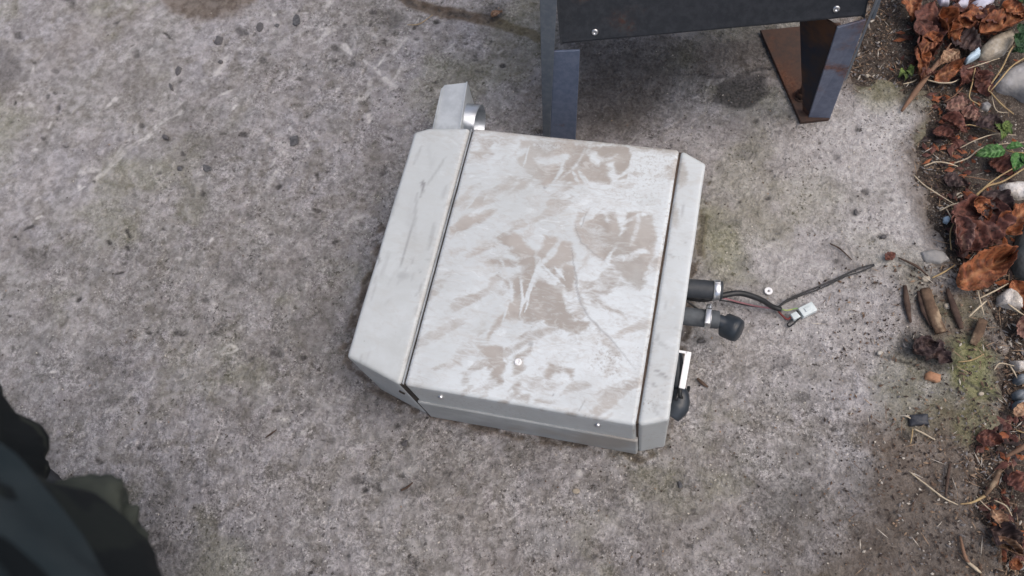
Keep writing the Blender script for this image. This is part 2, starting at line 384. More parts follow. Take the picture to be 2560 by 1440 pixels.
g_poly('brown', [(1900, 1300), (2100, 1240), (2300, 1300), (2350, 1500), (1850, 1500)], .3, 70); g_poly('dark', [(850, 910), (1010, 1000), (1060, 1050), (1000, 1070), (880, 1000)], .30, 34); g_poly('dark', [(300, 1200), (420, 1180), (520, 1440), (380, 1460)], .25, 50)  # first dark patch: heater's shade painted beside its corner
for pts in ([(862, 900), (925, 965), (1080, 1040), (1330, 1092), (1590, 1142), (1650, 1120)], [(1665, 1080), (1700, 900), (1740, 640), (1775, 470)], [(855, 880), (900, 760), (960, 560)]):
    g_line('brown', pts, 9, .8, 12, False, 1.0, .25); g_line('dark', pts, 4, .5, 6, False, 1.0, .3)  # dirt line at the heater's foot, darkened to paint its contact shadow
# pale chips, scratches, lime
for i in range(90):
    u, v = random.uniform(0, 1250), random.uniform(0, 1440); rr = random.uniform(4, 11); g_dot('dark', u, v, rr, random.uniform(.5, .95), rr * random.uniform(.4, .9), .35, 1.6)
for i in range(26):
    u, v = random.uniform(0, 1100), random.uniform(0, 1400); L = random.uniform(30, 120); a = random.gauss(-.7, .35)
    g_line('scuff', [(u, v), (u + L * .5 * math.cos(a), v + L * .5 * math.sin(a) + random.uniform(-8, 8)), (u + L * math.cos(a), v + L * math.sin(a))], random.uniform(1.5, 5), random.uniform(.25, .6), 5, jag=1.2, broken=.3)
for pts, wd, a in (([(195, 477), (257, 430), (317, 373), (397, 313), (450, 280)], 5, .6), ([(267, 263), (297, 237)], 4, .7), ([(545, 242), (580, 228)], 3, .6),
                   ([(905, 148), (935, 170), (965, 200), (990, 218)], 5, .7), ([(845, 108), (862, 114), (876, 128)], 6, .8), ([(945, 165), (965, 132)], 2.2, .8), ([(975, 210), (1020, 130)], 1.5, .6),
                   ([(970, 205), (985, 215), (975, 225)], 6, .5), ([(900, 262), (925, 225), (925, 200)], 5, .45), ([(890, 255), (905, 250)], 12, .55), ([(1118, 118), (1135, 108)], 2, .7),
                   ([(810, 15), (830, 0)], 9, .7), ([(850, 40), (858, 15)], 5, .6), ([(790, 75), (820, 70), (800, 100), (775, 108)], 2.5, .6), ([(440, 285), (452, 278)], 7, .8),
                   ([(550, 880), (575, 862), (592, 872), (580, 882), (552, 886)], 2.5, .8), ([(640, 955), (672, 966)], 5, .6), ([(848, 985), (880, 1005)], 2, .7), ([(880, 1060), (884, 1045)], 2, .6),
                   ([(330, 870), (350, 850), (370, 830)], 10, .35), ([(345, 1060), (340, 1030)], 3, .6), ([(1000, 1180), (1050, 1165)], 5, .3), ([(560, 1420), (565, 1380)], 2, .5),
                   ([(1700, 1320), (1760, 1300)], 3, .3), ([(2050, 860), (2120, 830)], 4, .2)):
    g_line('scuff', pts, wd, a, 3, broken=.15)
for i in range(210):
    u, v = random.uniform(-50, 2250), random.uniform(-40, 1480); L = random.uniform(4, 26); a = random.gauss(-.75, .45)
    g_line('scuff', [(u, v), (u + L * math.cos(a), v + L * math.sin(a))], random.uniform(.8, 3.0), random.uniform(.35, .8), 2.5)
for i in range(120):
    u, v = random.uniform(0, 2300), random.uniform(0, 1440); r = random.uniform(3, 10); g_dot('scuff', u, v, r, random.uniform(.3, .8), r * random.uniform(.4, 1), .6, .8)
for i in range(170):
    u, v = random.uniform(0, 2300), random.uniform(0, 1440); r = random.uniform(3, 9); g_dot('dark', u, v, r, random.uniform(.35, .85), r * random.uniform(.4, 1), .5, .8)
at['light'][idx] = np.maximum(at['light'][idx], (.30 * sm(.15, .55, fbm(X * 9, Y * 9, 5, 61)) * sm(-.2, .3, fbm(X * 60, Y * 60, 3, 62)))[idx])
g_poly('light', [(1700, 330), (1960, 300), (2260, 215), (2320, 300), (2290, 430), (2350, 560), (2380, 640), (2300, 660), (2180, 640), (1900, 520), (1780, 480)], .55, 60)
g_poly('light', [(1800, 560), (2200, 600), (2200, 900), (2000, 1000), (1800, 900)], .22, 90)
g_poly('moss', [(1750, 500), (1850, 540), (1870, 700), (1790, 690), (1745, 620)], .45, 40)
g_poly('dark', [(1450, 110), (1700, 92), (1760, 95), (1740, 150), (1640, 230), (1560, 330), (1450, 330)], .60, 40)  # painted shade under the stand's box
g_poly('dark', [(1350, 30), (1230, 60), (1260, 180), (1350, 300)], .18, 40)  # faint shade of the stand painted on its outer side
g_poly('dark', [(1900, 85), (2090, 60), (2060, 200), (1960, 190)], .5, 20)  # painted shade round the rusting leg
sdS = np.full(len(X), 1e4); sdS[idx] = poly_sd(UV[idx] + (U[idx] - UV[idx]) * 2.6, SOIL)
far_ = ~near; sdS[far_] = np.where(X[far_] > .0, (.82 - X[far_]) * 1500, 1e4)
Z = .0016 * fbm(X * 14, Y * 14, 4, 71) + (.0003 + .0010 * at['rough']) * fbm(X * 110, Y * 110, 3, 77) - .002 * at['dark']
Z -= .0018 * sm(.35, .65, fbm(X * 160, Y * 160, 2, 83)) * at['rough']
Z = np.where(near, Z, .003 * fbm(X * .7, Y * .7, 3, 5))
Z = Z - .030 * sm(12, -30, sdS)
at['brown'] = np.maximum(at['brown'], .75 * sm(75, -5, sdS + 25 * fbm(X * 45, Y * 45, 3, 99)))
M_CON = concrete_mat()
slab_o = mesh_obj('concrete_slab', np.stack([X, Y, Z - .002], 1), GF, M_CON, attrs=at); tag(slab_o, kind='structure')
# soil bed where the slab has broken away
X2, Y2, F2 = grid(axis_pts(.36, 1.20, .004, 110), axis_pts(-.60, 1.3, .004, 110))
k2 = X2 > .3; nf = (X2 < 1.2) & (Y2 > -.6) & (Y2 < 1.3)
u2 = to_px(np.stack([X2, Y2, 0 * X2], 1)); sd2 = np.where(nf, poly_sd(u2, SOIL), np.where(X2 > .5, (.82 - X2) * 1500, 1e3))
Z2 = -.0090 + .005 * fbm(X2 * 18, Y2 * 18, 4, 91) + .0030 * fbm(X2 * 90, Y2 * 90, 3, 95) + .006 * sm(-20, -150, sd2) - .03 * sm(10, 120, sd2)
soil_o = mesh_obj('soil', np.stack([X2, Y2, Z2], 1), F2, soil_mat()); tag(soil_o, kind='structure')
SZX, SZY = np.arange(.3, 1.2, .004), np.arange(-.6, 1.5, .004); gX, gY = np.meshgrid(SZX, SZY)
SZT = -.009 + .005 * fbm(gX * 18, gY * 18, 4, 91) + .003 * fbm(gX * 90, gY * 90, 3, 95)
def soil_z(x, y):
    return float(SZT[min(max(int((y + .6) / .004 + .5), 0), len(SZY) - 1), min(max(int((x - .3) / .004 + .5), 0), len(SZX) - 1)])
def soil_z_exact(x, y):
    return float(-.009 + .005 * fbm(np.array([x * 18]), np.array([y * 18]), 4, 91)[0] + .003 * fbm(np.array([x * 90]), np.array([y * 90]), 3, 95)[0])

# ------------------------------------------------------------------ heater
W, D, H = .318, .42, .166
def shell(poly, top, bot, r, step=.0018, wave=.0006, seed=0, back=.02):
    """a folded sheet cover over a convex plan polygon: flat top, rounded fold, walls down to bot"""
    P = np.array(poly, float); n = len(P); c = P.mean(0); Q = []
    for i in range(n):                           # inset polygon by r
        a, b, d = P[i - 1], P[i], P[(i + 1) % n]
        e1 = (b - a) / np.linalg.norm(b - a); e2 = (d - b) / np.linalg.norm(d - b)
        n1 = np.array([-e1[1], e1[0]]); n2 = np.array([-e2[1], e2[0]])
        Q.append(b + r * (n1 + n2) / (1 + n1 @ n2))
    q = np.array(Q); lim = r * math.pi / 2 + (top - r - bot)
    lo, hi = q.min(0) - lim - step, q.max(0) + lim + step
    def ax(a0, a1, b0, b1):
        inner = np.arange(a0, a1 + step, step); out = []
        ex = np.concatenate([np.linspace(0, r * 1.6, 7)[1:], np.arange(r * 1.6, lim + .004, .004)[1:]])
        return np.concatenate([a0 - ex[::-1], np.linspace(a0, a1, max(2, int((a1 - a0) / step))), a1 + ex])
    xs = ax(q.min(0)[0], q.max(0)[0], 0, 0); ys = ax(q.min(0)[1], q.max(0)[1], 0, 0)
    gx, gy, F = grid(xs, ys); g = np.stack([gx, gy], 1)
    s = poly_sd(g, [tuple(p) for p in q]); near_pt = g.copy(); best = np.full(len(g), 1e9)
    for i in range(n):
        a, b = q[i], q[(i + 1) % n]; ab = b - a; t = np.clip(((g - a) @ ab) / (ab @ ab), 0, 1)
        pt = a + t[:, None] * ab; d = np.hypot(*(g - pt).T); m = d < best; best[m] = d[m]; near_pt[m] = pt[m]
    out = s > 0; dd = np.where(out, best, 0); nv = np.where(out[:, None], (g - near_pt) / np.maximum(best, 1e-9)[:, None], 0)
    base = np.where(out[:, None], near_pt, g); th = np.minimum(dd / r, math.pi / 2)
    xy = base + nv * (r * np.sin(th))[:, None]; z = top - r * (1 - np.cos(th)) - np.maximum(dd - r * math.pi / 2, 0)
    over = z < bot; z = np.maximum(z, bot)
    inner = sm(0, .03, -s) if False else 1.0
    z = z + np.where(dd < r, wave * fbm(xy[:, 0] * 9, xy[:, 1] * 9, 3, seed) , 0)
    xy = xy + nv * (wave * .8 * fbm((xy[:, 0] + xy[:, 1]) * 22, z * 20, 2, seed + 5))[:, None]
    keep = ~(over[F].all(1)); return np.stack([xy[:, 0], xy[:, 1], z], 1), F[keep]
def comp(V, F):
    used = np.unique(F); mp = np.full(len(V), -1); mp[used] = np.arange(len(used)); return V[used], mp[F]

def painted_metal():
    n = NT('worn_white_paint', .38, 0, .45)
    streak = n.noise(16, 5, .65, 1.5, sc=(1.0, 2.6, 1, .5)); fine = n.noise(160, 3, .6); cl = n.noise(5, 4, .6, .5)
    white = n.mix(n.ramp(cl, .4, .62), (.60, .645, .67), (.51, .545, .56))
    white = n.mix(n.ramp(streak, .52, .72, 0, .5), white, (.47, .455, .43))
    wipe = n.noise(30, 6, .75, 2.2, sc=(.8, 2.0, 1, .6)); white = n.mix(n.ramp(wipe, .48, .70, 0, .42), white, (.45, .44, .415)); white = n.mix(n.ramp(n.noise(20, 5, .65, 1.8, sc=(.8, 1.9, 1, -.7)), .56, .72, 0, .5), white, (.70, .75, .78))
    beige = n.mix(n.ramp(n.noise(11, 4, .6, .8), .38, .62), (.325, .302, .278), (.395, .37, .345))
    bw = n.ramp(n.noise(55, 5, .75, 1.5, sc=(.8, 1.9, 1, .65)), .32, .70, -.22, .20)
    bq = n.ramp(n.math('ADD', n.attr('beige'), bw), .08, .86); c = n.mix(bq, white, beige)
    c = n.mix(n.math('MULTIPLY', bq, n.ramp(n.noise(34, 5, .65, 1.4, sc=(.8, 2.0, 1, -.9)), .56, .70, 0, .45)), c, (.58, .60, .60))
    c = n.mix(n.math('MULTIPLY', n.attr('grey'), n.ramp(n.noise(26, 4, .6, 1.), .3, .7, .6, 1.)), c, (.45, .475, .475))
    edge = n.attr('grime'); sp = n.noise(230, 3, .7)
    c = n.mix(n.math('MULTIPLY', edge, n.ramp(sp, .50, .66, 0, .8)), c, (.24, .205, .18))
    c = n.mix(n.attr('mark'), c, (.22, .22, .225))
    v = n.vor(95); s2 = n.t.nodes.new('ShaderNodeSeparateColor'); n.L(v.outputs['Color'], s2.inputs[0])
    c = n.mix(n.math('MULTIPLY', n.math('MULTIPLY', n.ramp(v.outputs['Distance'], .05, .13, 1, 0), n.math('GREATER_THAN', s2.outputs[0], .93)), .55), c, (.25, .24, .23))
    n.color(c); n.L(n.ramp(n.attr('beige'), 0, 1, .36, .52), n.b.inputs['Roughness'])
    n.bump(n.math('ADD', n.math('MULTIPLY', n.attr('beige'), -.6), n.math('MULTIPLY', fine, .35)), .0006, .6)
    return n.m
M_PAINT = painted_metal()
M_GREY = simple('grey_painted_metal', (.40, .42, .425), (.31, .325, .33), .5, 0, 16, .4, .0004, (.30, .285, .265))
M_DARKGAP = simple('dark_inner_metal', (.035, .03, .027), (.06, .05, .04), .8, 0, 40)
M_SEAMR = simple('brown_seam_dirt', (.085, .062, .048), (.05, .038, .03), .9, 0, 90)
M_ALU = simple('dull_aluminium', (.50, .535, .56), (.40, .43, .455), .5, .2, 30, .5, .0006, (.30, .325, .345), 120)
M_STEEL = simple('bright_steel', (.72, .73, .74), (.55, .55, .56), .28, .9, 80, .5)
M_RUBBER = simple('black_rubber', (.028, .033, .040), (.042, .047, .054), .55, 0, 50, .35, .0003)
M_RUBBERG = simple('dusty_rubber', (.085, .095, .105), (.05, .056, .064), .7, 0, 40, .3, .0003)
M_PLASTIC = simple('black_plastic', (.020, .026, .034), (.032, .040, .050), .38, 0, 30, .4)
M_WPL = simple('white_plastic', (.82, .82, .83), (.76, .76, .78), .4, 0, 30, .4)
M_CONN = simple('milky_plastic', (.62, .68, .69), (.5, .56, .57), .45, 0, 60, .4)

def crop5(*p): return [(1000 + x / 2.88, 300 + y / 2.88) for x, y in p]
def crop6(*p): return [(1000 + x / 3.2, 700 + y / 3.2) for x, y in p]
def heater_attrs(V, which):
    uv = to_px(V); X_, Y_ = V[:, 0], V[:, 1]; a = {k: np.zeros(len(V)) for k in ('beige', 'grey', 'grime', 'mark')}
    top = V[:, 2] > H - .008
    wob = np.stack([fbm(X_ * 45, Y_ * 45, 5, 3), fbm(X_ * 45, Y_ * 45, 5, 8)], 1) + .55 * np.stack([fbm((X_ + Y_ * .8) * 24, (Y_ - X_ * .8) * 130, 3, 13), fbm((X_ + Y_ * .8) * 24, (Y_ - X_ * .8) * 130, 3, 18)], 1)
    u = uv + wob * 9
    def pl(k, poly, amt=1.0, soft=8):
        soft += 4 if k == 'beige' else 0
        a[k] = np.maximum(a[k], amt * sm(soft, -soft, poly_sd(u, poly)))
    def cut(k, poly, amt=1.0, soft=9):
        a[k] *= 1 - amt * sm(soft, -soft, poly_sd(u, poly))
    def ln(k, pts, wd, amt=1.0, soft=2.0, er=False, jag=.35):
        d, T = line_d(uv + wob * 9 * jag, pts); ww = wd * np.sin(np.pi * np.clip(T, .04, .96)) ** .6
        m = amt * sm(ww + soft, ww - soft * .4, d)
        a[k] = a[k] * (1 - m) if er else np.maximum(a[k], m)
    def dot(k, x, y, rx, ry, amt, soft=.6):
        d = np.hypot((u[:, 0] - x) / rx, (u[:, 1] - y) / ry); a[k] = np.maximum(a[k], amt * sm(1 + soft, 1 - soft, d))
    if which == 'lid':
        pl('beige', crop5((830, 230), (880, 130), (1000, 140), (1300, 165), (1650, 195), (1690, 280), (1655, 450), (1500, 470), (1300, 462), (1180, 440), (1020, 470), (930, 400), (850, 330)), .9, 5)
        cut('beige', crop5((975, 270), (1080, 285), (1200, 250), (1225, 265), (1150, 330), (1040, 330))); cut('beige', crop5((1340, 240), (1400, 230), (1460, 270), (1440, 325), (1380, 320), (1350, 280)), .85)
        cut('beige', crop5((1505, 320), (1540, 315), (1565, 380), (1560, 450), (1530, 450), (1510, 400)), .85); cut('beige', crop5((960, 160), (1080, 165), (1180, 200), (1060, 225), (980, 210)), .5, 9)
        for s in (((1250, 370), (1290, 455)), ((1290, 365), (1345, 460)), ((1680, 330), (1690, 420)), ((1310, 380), (1360, 470)), ((1690, 200), (1640, 460))): ln('beige', crop5(*s), 4, .8, er=True)
        pl('beige', crop5((540, 545), (700, 505), (850, 428), (950, 412), (895, 500), (700, 572), (520, 640), (468, 652)), .95)
        pl('beige', crop5((345, 785), (440, 700), (560, 655), (700, 622), (640, 700), (520, 770), (400, 838), (350, 850)), .95)
        pl('beige', crop5((510, 200), (640, 205), (655, 290), (560, 330), (495, 300)), .6, 9)
        pl('beige', crop5((860, 130), (960, 150), (930, 300), (850, 400), (800, 360), (840, 250)), .35, 9)
        pl('beige', crop5((1275, 660), (1440, 645), (1560, 660), (1585, 720), (1640, 655), (1810, 650), (1842, 800), (1820, 950), (1780, 1100), (1735, 1225), (1640, 1165), (1500, 1050), (1370, 950), (1280, 880), (1255, 760)), .95)
        cut('beige', crop5((1280, 700), (1420, 770), (1500, 900), (1400, 950), (1300, 860)), .35, 22); cut('beige', crop5((1575, 650), (1610, 650), (1605, 830), (1580, 840)), .7); cut('beige', crop5((1465, 660), (1500, 665), (1500, 740), (1475, 720)), .7)
        ln('beige', crop5((1500, 1000), (1650, 990), (1760, 930)), 8, .5, 8, er=True)
        pl('beige', crop5((690, 850), (800, 800), (880, 830), (900, 870), (1000, 930), (1030, 830), (1160, 850), (1235, 880), (1270, 960), (1255, 1040), (1262, 1200), (1290, 1330), (1170, 1200), (1060, 1100), (1000, 1060), (1000, 1130), (1150, 1220), (1190, 1330), (1270, 1440), (900, 1460), (870, 1300), (870, 1150), (865, 1060), (850, 980), (760, 930)), .95)
        pl('beige', crop5((540, 905), (640, 872), (760, 925), (700, 940), (600, 962), (470, 1005)), .8); pl('beige', crop5((590, 1020), (720, 990), (865, 1015), (858, 1055), (680, 1062), (600, 1040)), .85)
        pl('beige', crop5((740, 1185), (865, 1105), (885, 1300), (870, 1440), (690, 1440), (790, 1320), (835, 1240)), .9); pl('beige', crop5((580, 1180), (700, 1180), (720, 1240), (640, 1250)), .5, 7)
        pl('beige', crop5((1100, 690), (1260, 680), (1250, 735), (1130, 730)), .45, 9)
        pl('beige', crop6((800, 0), (1100, -10), (1290, 60), (1300, 170), (1360, 270), (1520, 320), (1480, 400), (1350, 440), (1220, 390), (1120, 320), (960, 300), (865, 290), (770, 400), (700, 505), (685, 470), (740, 340), (850, 190), (920, 90)), .95)
        pl('beige', crop6((1420, 100), (1520, 130), (1650, 190), (1760, 240), (1870, 340), (1760, 305), (1600, 240), (1450, 180)), .7); pl('beige', crop6((1810, -10), (1925, -10), (1925, 70), (1860, 65)), .8)
        pl('beige', crop6((590, 530), (700, 515), (800, 525), (850, 560), (850, 700), (822, 790), (890, 850), (780, 845), (720, 760), (700, 660), (640, 600)), .95)
        pl('beige', crop6((890, 600), (1000, 560), (1030, 490), (1065, 490), (1062, 580), (1000, 660), (985, 760), (960, 900), (870, 900), (895, 760)), .75)
        pl('beige', crop6((1165, 620), (1300, 680), (1410, 720), (1390, 800), (1310, 735), (1230, 755), (1195, 825), (1150, 770)), .9)
        pl('beige', crop6((480, 730), (580, 740), (570, 840), (500, 850)), .6, 7); pl('beige', crop6((390, 590), (480, 590), (490, 680), (430, 680)), .7); pl('beige', crop6((860, 930), (1020, 890), (1150, 955), (1280, 965), (1200, 1015), (1000, 985)), .6, 7)
        cut('beige', crop5((875, 765), (940, 750), (1015, 870), (985, 930), (900, 880))); cut('beige', crop6((1300, 120), (1390, 95), (1450, 200), (1510, 310), (1400, 310), (1330, 220)))
        for s in (crop5((850, 1060), (875, 1200), (885, 1300)), crop5((1010, 1010), (940, 1180), (900, 1290)), crop5((990, 1090), (930, 1250), (900, 1380)), crop5((1020, 1040), (1100, 1120), (1190, 1200)), crop5((930, 190), (885, 330)), crop5((560, 530), (430, 700)), crop5((640, 520), (600, 590)),
                  crop6((960, 0), (982, 150), (960, 290)), crop6((860, 190), (820, 330)), crop6((1080, 0), (1030, 120), (975, 200)), crop6((830, 520), (830, 620), (850, 660)), crop5((480, 650), (700, 600), (880, 560)), crop5((1120, 1060), (1190, 1150))):
            ln('beige', s, 2.4, .9, er=True)
        rs = random.Random(77)
        for kk in range(120):
            x0, y0 = rs.uniform(1010, 1690), rs.uniform(330, 1040); L_ = rs.uniform(25, 110)
            an = (-.55 if y0 < 700 or x0 < 1250 else (.75 if x0 > 1400 and y0 < 900 else -1.1)) + rs.gauss(0, .28); cv = rs.uniform(-.5, .5)
            pts_ = [(x0 + L_ * t * math.cos(an + cv * t), y0 + L_ * t * math.sin(an + cv * t)) for t in (0, .33, .66, 1)]
            if rs.random() < .62: ln('beige', pts_, rs.uniform(1.5, 7), rs.uniform(.3, .8), 6, er=True, jag=.5)
            else: ln('beige', pts_, rs.uniform(3, 12), rs.uniform(.3, .6), 11, jag=.6)
        for (x0, y0, rx, ry, am) in ((1130, 370, 60, 30, .5), (1230, 350, 90, 22, .55), (1040, 960, 40, 20, .4), (1180, 860, 50, 30, .4), (1500, 1000, 90, 30, .35), (1620, 560, 30, 90, .4), (1350, 960, 60, 30, .5), (1120, 800, 40, 40, .35), (1560, 800, 60, 40, .35)): dot('beige', x0, y0, rx, ry, am, .9)
        a['beige'] = np.maximum(a['beige'], (.20 + .22 * fbm(X_ * 9, Y_ * 9, 4, 91)) * sm(0, .1, Y_ * .6 + X_ * .4)); a['beige'] *= np.clip(.93 + .25 * fbm(X_ * 90, Y_ * 160, 3, 14), 0, 1)
        a['beige'] = np.maximum(a['beige'], .62 * sm(.08, .5, fbm((X_ * .8 + Y_ * .6) * 16, (Y_ * .8 - X_ * .6) * 42, 4, 19)))
        for s, wd in ((crop5((1240, 920), (1255, 1080), (1300, 1300), (1350, 1420)), 1.3), (crop6((1400, 0), (1430, 150), (1520, 310), (1700, 490), (1890, 720)), 1.6), (crop5((1350, 660), (1300, 780)), .9), (crop5((1260, 750), (1300, 880), (1480, 1020)), 1.0), (crop6((1480, 950), (1420, 1060)), .8)):
            ln('mark', s, wd, .55, 1.6)
        dot('grime', *crop6((1650, 640))[0], 38, 40, .75); dot('grime', *crop6((1600, 480))[0], 20, 26, .4); dot('grime', *crop6((1680, 720))[0], 30, 14, .7); dot('grime', *crop5((1090, 200))[0], 48, 14, .7); dot('grime', *crop5((1800, 380))[0], 46, 60, .5)
        dot('mark', *crop6((1045, 500))[0], 7, 8, .5); dot('grime', *crop5((1720, 560))[0], 60, 22, .35); dot('grime', *crop6((1760, 460))[0], 12, 3, .8); dot('mark', *crop6((1212, 905))[0], 3, 3, .8); dot('mark', *crop5((1030, 478))[0], 5, 3, .6)
        e = np.minimum.reduce([X_, W - X_, Y_ * 1.0, D - Y_]); n_ = fbm(X_ * 60, Y_ * 60, 3, 29)
        a['grime'] = np.maximum(a['grime'], sm(.012, .001, X_ + .004 * n_) * .55); a['grime'] = np.maximum(a['grime'], sm(.007, .0, W - X_ + .003 * n_) * .7)
        a['grime'] = np.maximum(a['grime'], sm(.010, .0, D - Y_ + .005 * n_) * .75)
        a['grime'] = np.maximum(a['grime'], .55 * sm(.05, .0, np.hypot((W - X_) * .9, (D - Y_) * .6) - .02 + .02 * n_) * sm(-.3, .4, fbm(X_ * 120, Y_ * 120, 3, 44)))
        a['grime'] = np.maximum(a['grime'], .45 * sm(.05, .0, W - X_ + .03 * n_) * sm(.0, .5, fbm(X_ * 40, Y_ * 14, 4, 45)))
        a['beige'] = np.maximum(a['beige'], sm(.02, .003, D - Y_ + .006 * n_) * .6)
        a['grey'] = .35 * sm(.0, .4, fbm(X_ * 10, Y_ * 10, 3, 31))
    if which == 'left':
        rs = random.Random(5)
        for kk in range(34):
            x0, y0 = rs.uniform(890, 1150), rs.uniform(340, 940); L_ = rs.uniform(15, 90); an = rs.choice((1.85, 1.8, -.9)) + rs.gauss(0, .12); ln('mark', [(x0, y0), (x0 + L_ * math.cos(an), y0 + L_ * math.sin(an))], rs.uniform(.5, 3.6), rs.uniform(.12, .42), 4)
        a['grey'][:] = .75 + .35 * fbm(X_ * 12, Y_ * 5, 3, 51)
        dot('mark', *crop5((165, 470))[0], 4.5, 15, .85, .4); ln('mark', crop5((165, 490), (148, 560)), 1.2, .6); ln('mark', crop5((100, 705), (60, 850), (0, 1060)), 1.8, .55)
        dot('mark', *crop5((25, 1120))[0], 12, 8, .35); dot('mark', *crop5((200, 1010))[0], 5, 5, .3); dot('mark', 1072, 390, 5, 40, .12); dot('mark', *crop5((130, 1090))[0], 3, 3, .5)
        dot('mark', 945, 640, 3, 22, .7, .3); dot('grime', 1000, 690, 22, 16, .5); dot('mark', 1006, 692, 12, 9, .35); dot('mark', 1030, 560, 10, 60, .12); dot('mark', 960, 590, 2, 10, .45, .3)
        a['beige'] = np.maximum(sm(.014, 0, -.004 - X_ + .004 * fbm(X_ * 60, Y_ * 60, 3, 6)) * .6, .35 * sm(.2, .5, fbm(X_ * 20, Y_ * 14, 3, 55)))
        a['grime'] = sm(.006, 0, -.004 - X_ + .002 * fbm(X_ * 90, Y_ * 90, 3, 6)) * .35
    if which == 'right':
        rs = random.Random(6)
        for kk in range(26):
            x0, y0 = rs.uniform(1600, 1750), rs.uniform(400, 1040); L_ = rs.uniform(8, 50); an = rs.choice((1.75, .6)) + rs.gauss(0, .2); ln('mark', [(x0, y0), (x0 + L_ * math.cos(an), y0 + L_ * math.sin(an))], rs.uniform(.5, 3.0), rs.uniform(.14, .42), 3)
        a['grey'][:] = .45 + .3 * fbm(X_ * 12, Y_ * 5, 3, 52)
        ln('mark', crop6((2030, 710), (2080, 735), (2145, 785)), 2.2, .75); ln('mark', crop6((2010, 815), (2050, 860)), 2.4, .7); ln('mark', crop6((2085, 875), (2115, 905)), 1.2, .5); ln('mark', crop6((1980, 640), (2010, 700)), 1, .3)
        dot('grime', *crop6((1990, 1005))[0], 22, 20, .85); dot('grime', *crop6((2040, 940))[0], 14, 8, .6)
        dot('beige', *crop5((2030, 400))[0], 14, 36, .8); dot('beige', *crop5((1985, 680))[0], 12, 36, .8); dot('grime', *crop5((2040, 430))[0], 10, 22, .35); dot('grime', *crop5((1990, 990))[0], 22, 8, .3)
        a['grime'] = np.maximum(a['grime'], sm(.006, 0, X_ - .322 + .002 * fbm(X_ * 90, Y_ * 90, 3, 6)) * .4)
        a['beige'] = np.maximum(a['beige'], .3 * sm(.2, .5, fbm(X_ * 20, Y_ * 14, 3, 56)))
    # side walls: greyer than the top, with grime, more of it low down
    wall = sm(H - .004, H - .02, V[:, 2]); a['grey'] = np.maximum(a['grey'], wall * .75)
    a['beige'] = a['beige'] * (1 - wall * .5)
    a['grime'] = np.maximum(a['grime'], wall * .55 * sm(-.2, .5, fbm(X_ * 14 + Y_ * 9, V[:, 2] * 40, 3, 71)))
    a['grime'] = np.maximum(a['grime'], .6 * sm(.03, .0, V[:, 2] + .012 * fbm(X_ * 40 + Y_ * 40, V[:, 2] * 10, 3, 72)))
    ed = np.abs(V[:, 2] - (H - .005)); a['grime'] = np.maximum(a['grime'], .35 * sm(.004, .0, ed) * sm(.0, .5, fbm(X_ * 30 + Y_ * 22, Y_ * 30, 4, 75)))
    for k in a: a[k] = np.clip(a[k], 0, 1)
    return a

heater = empty('vehicle_heater', 'white cab heater unit with scuffed beige and white cover lying on the concrete', 'heater')
def cover(name, poly, top, bot, r, which, label=None, seed=0, step=.0018):
    V, F = comp(*shell(poly, top, bot, r, step, .0007, seed)); o = mesh_obj(name, V, F, M_PAINT, heater, attrs=heater_attrs(V, which))
    if label: o['label'] = label
    return o
cover('top_cover', [(0, 0), (W, 0), (W, D), (0, D)], H, .080, .0055, 'lid', 'scuffed middle cover smeared beige and white', 1, .0015)
cover('end_cover', [(-.0048, -.001), (-.0048, .4205), (-.072, .4125), (-.093, .402), (-.0935, .026)], H - .001, .001, .0060, 'left', 'wide grey end cover with a dark scratch', 2, .003)
cover('end_cover', [(.3202, 0), (.3585, .0155), (.3585, .401), (.3202, .4205)], H - .0005, .001, .0050, 'right', 'narrow end cover beside the hoses', 3, .003)
# lower tray: stands 3 mm proud of the upper cover, with a turned lip
V, F = comp(*shell([(-.0015, -.0032), (W + .0028, -.0032), (W + .0028, D + .003), (-.0015, D + .003)], .0835, .001, .0030, .01, .0006, 4))
tr = mesh_obj('lower_tray', V, F, M_GREY, heater)
for q_, zt in (([(.3155, .004), (.3215, .004), (.3215, .416), (.3155, .416)], H - .0035), ([(-.008, .001), (.001, .001), (.001, .417), (-.008, .417)], H - .007)):
    core = MB(); core.add(*slab(q_, .003, zt)); core.build('inner_frame', M_DARKGAP if q_[0][0] < .1 else M_SEAMR, heater, False)
# metal strip standing in the wide seam
sp = MB(); sp.add(*slab([(-.0033, .002), (-.0021, .002), (-.0021, .419), (-.0033, .419)], .05, H - .003)); sp.build('seam_strip', M_ALU, heater, False)
def screw(parent, p, n, r, mat=M_STEEL, name='screw', h=.0018):
    V, F = lathe(np.array(p) - np.array(n) * .001, n, [(0, r * 1.0), (h * .5 + .001, r), (h + .001, r * .78), (h + .0012, r * .45), (h * .5 + .001, r * .36), (h * .5 + .001, 0.0001)], 18)
    return mesh_obj(name, V, F, mat, parent)
rp = px(1295, 905, H); screw(heater, rp, (0, 0, 1), .0052, M_WPL, 'rivet', .0022)
for u, v in ((1102, 992), (1494, 1063)):
    zz = .135; q = px(u, v, zz); screw(heater, (q[0], -.0005, zz), (0, -1, 0), .0042, M_STEEL, 'screw', .003)
hole = MB(); hole.add(*obox((-.020, -.0002 + .0035, .105), (.96, -.27, 0), (.27, .96, 0), (0, 0, 1), .009, .004, .006, .001)); hole.build('screw_hole', M_DARKGAP, heater)
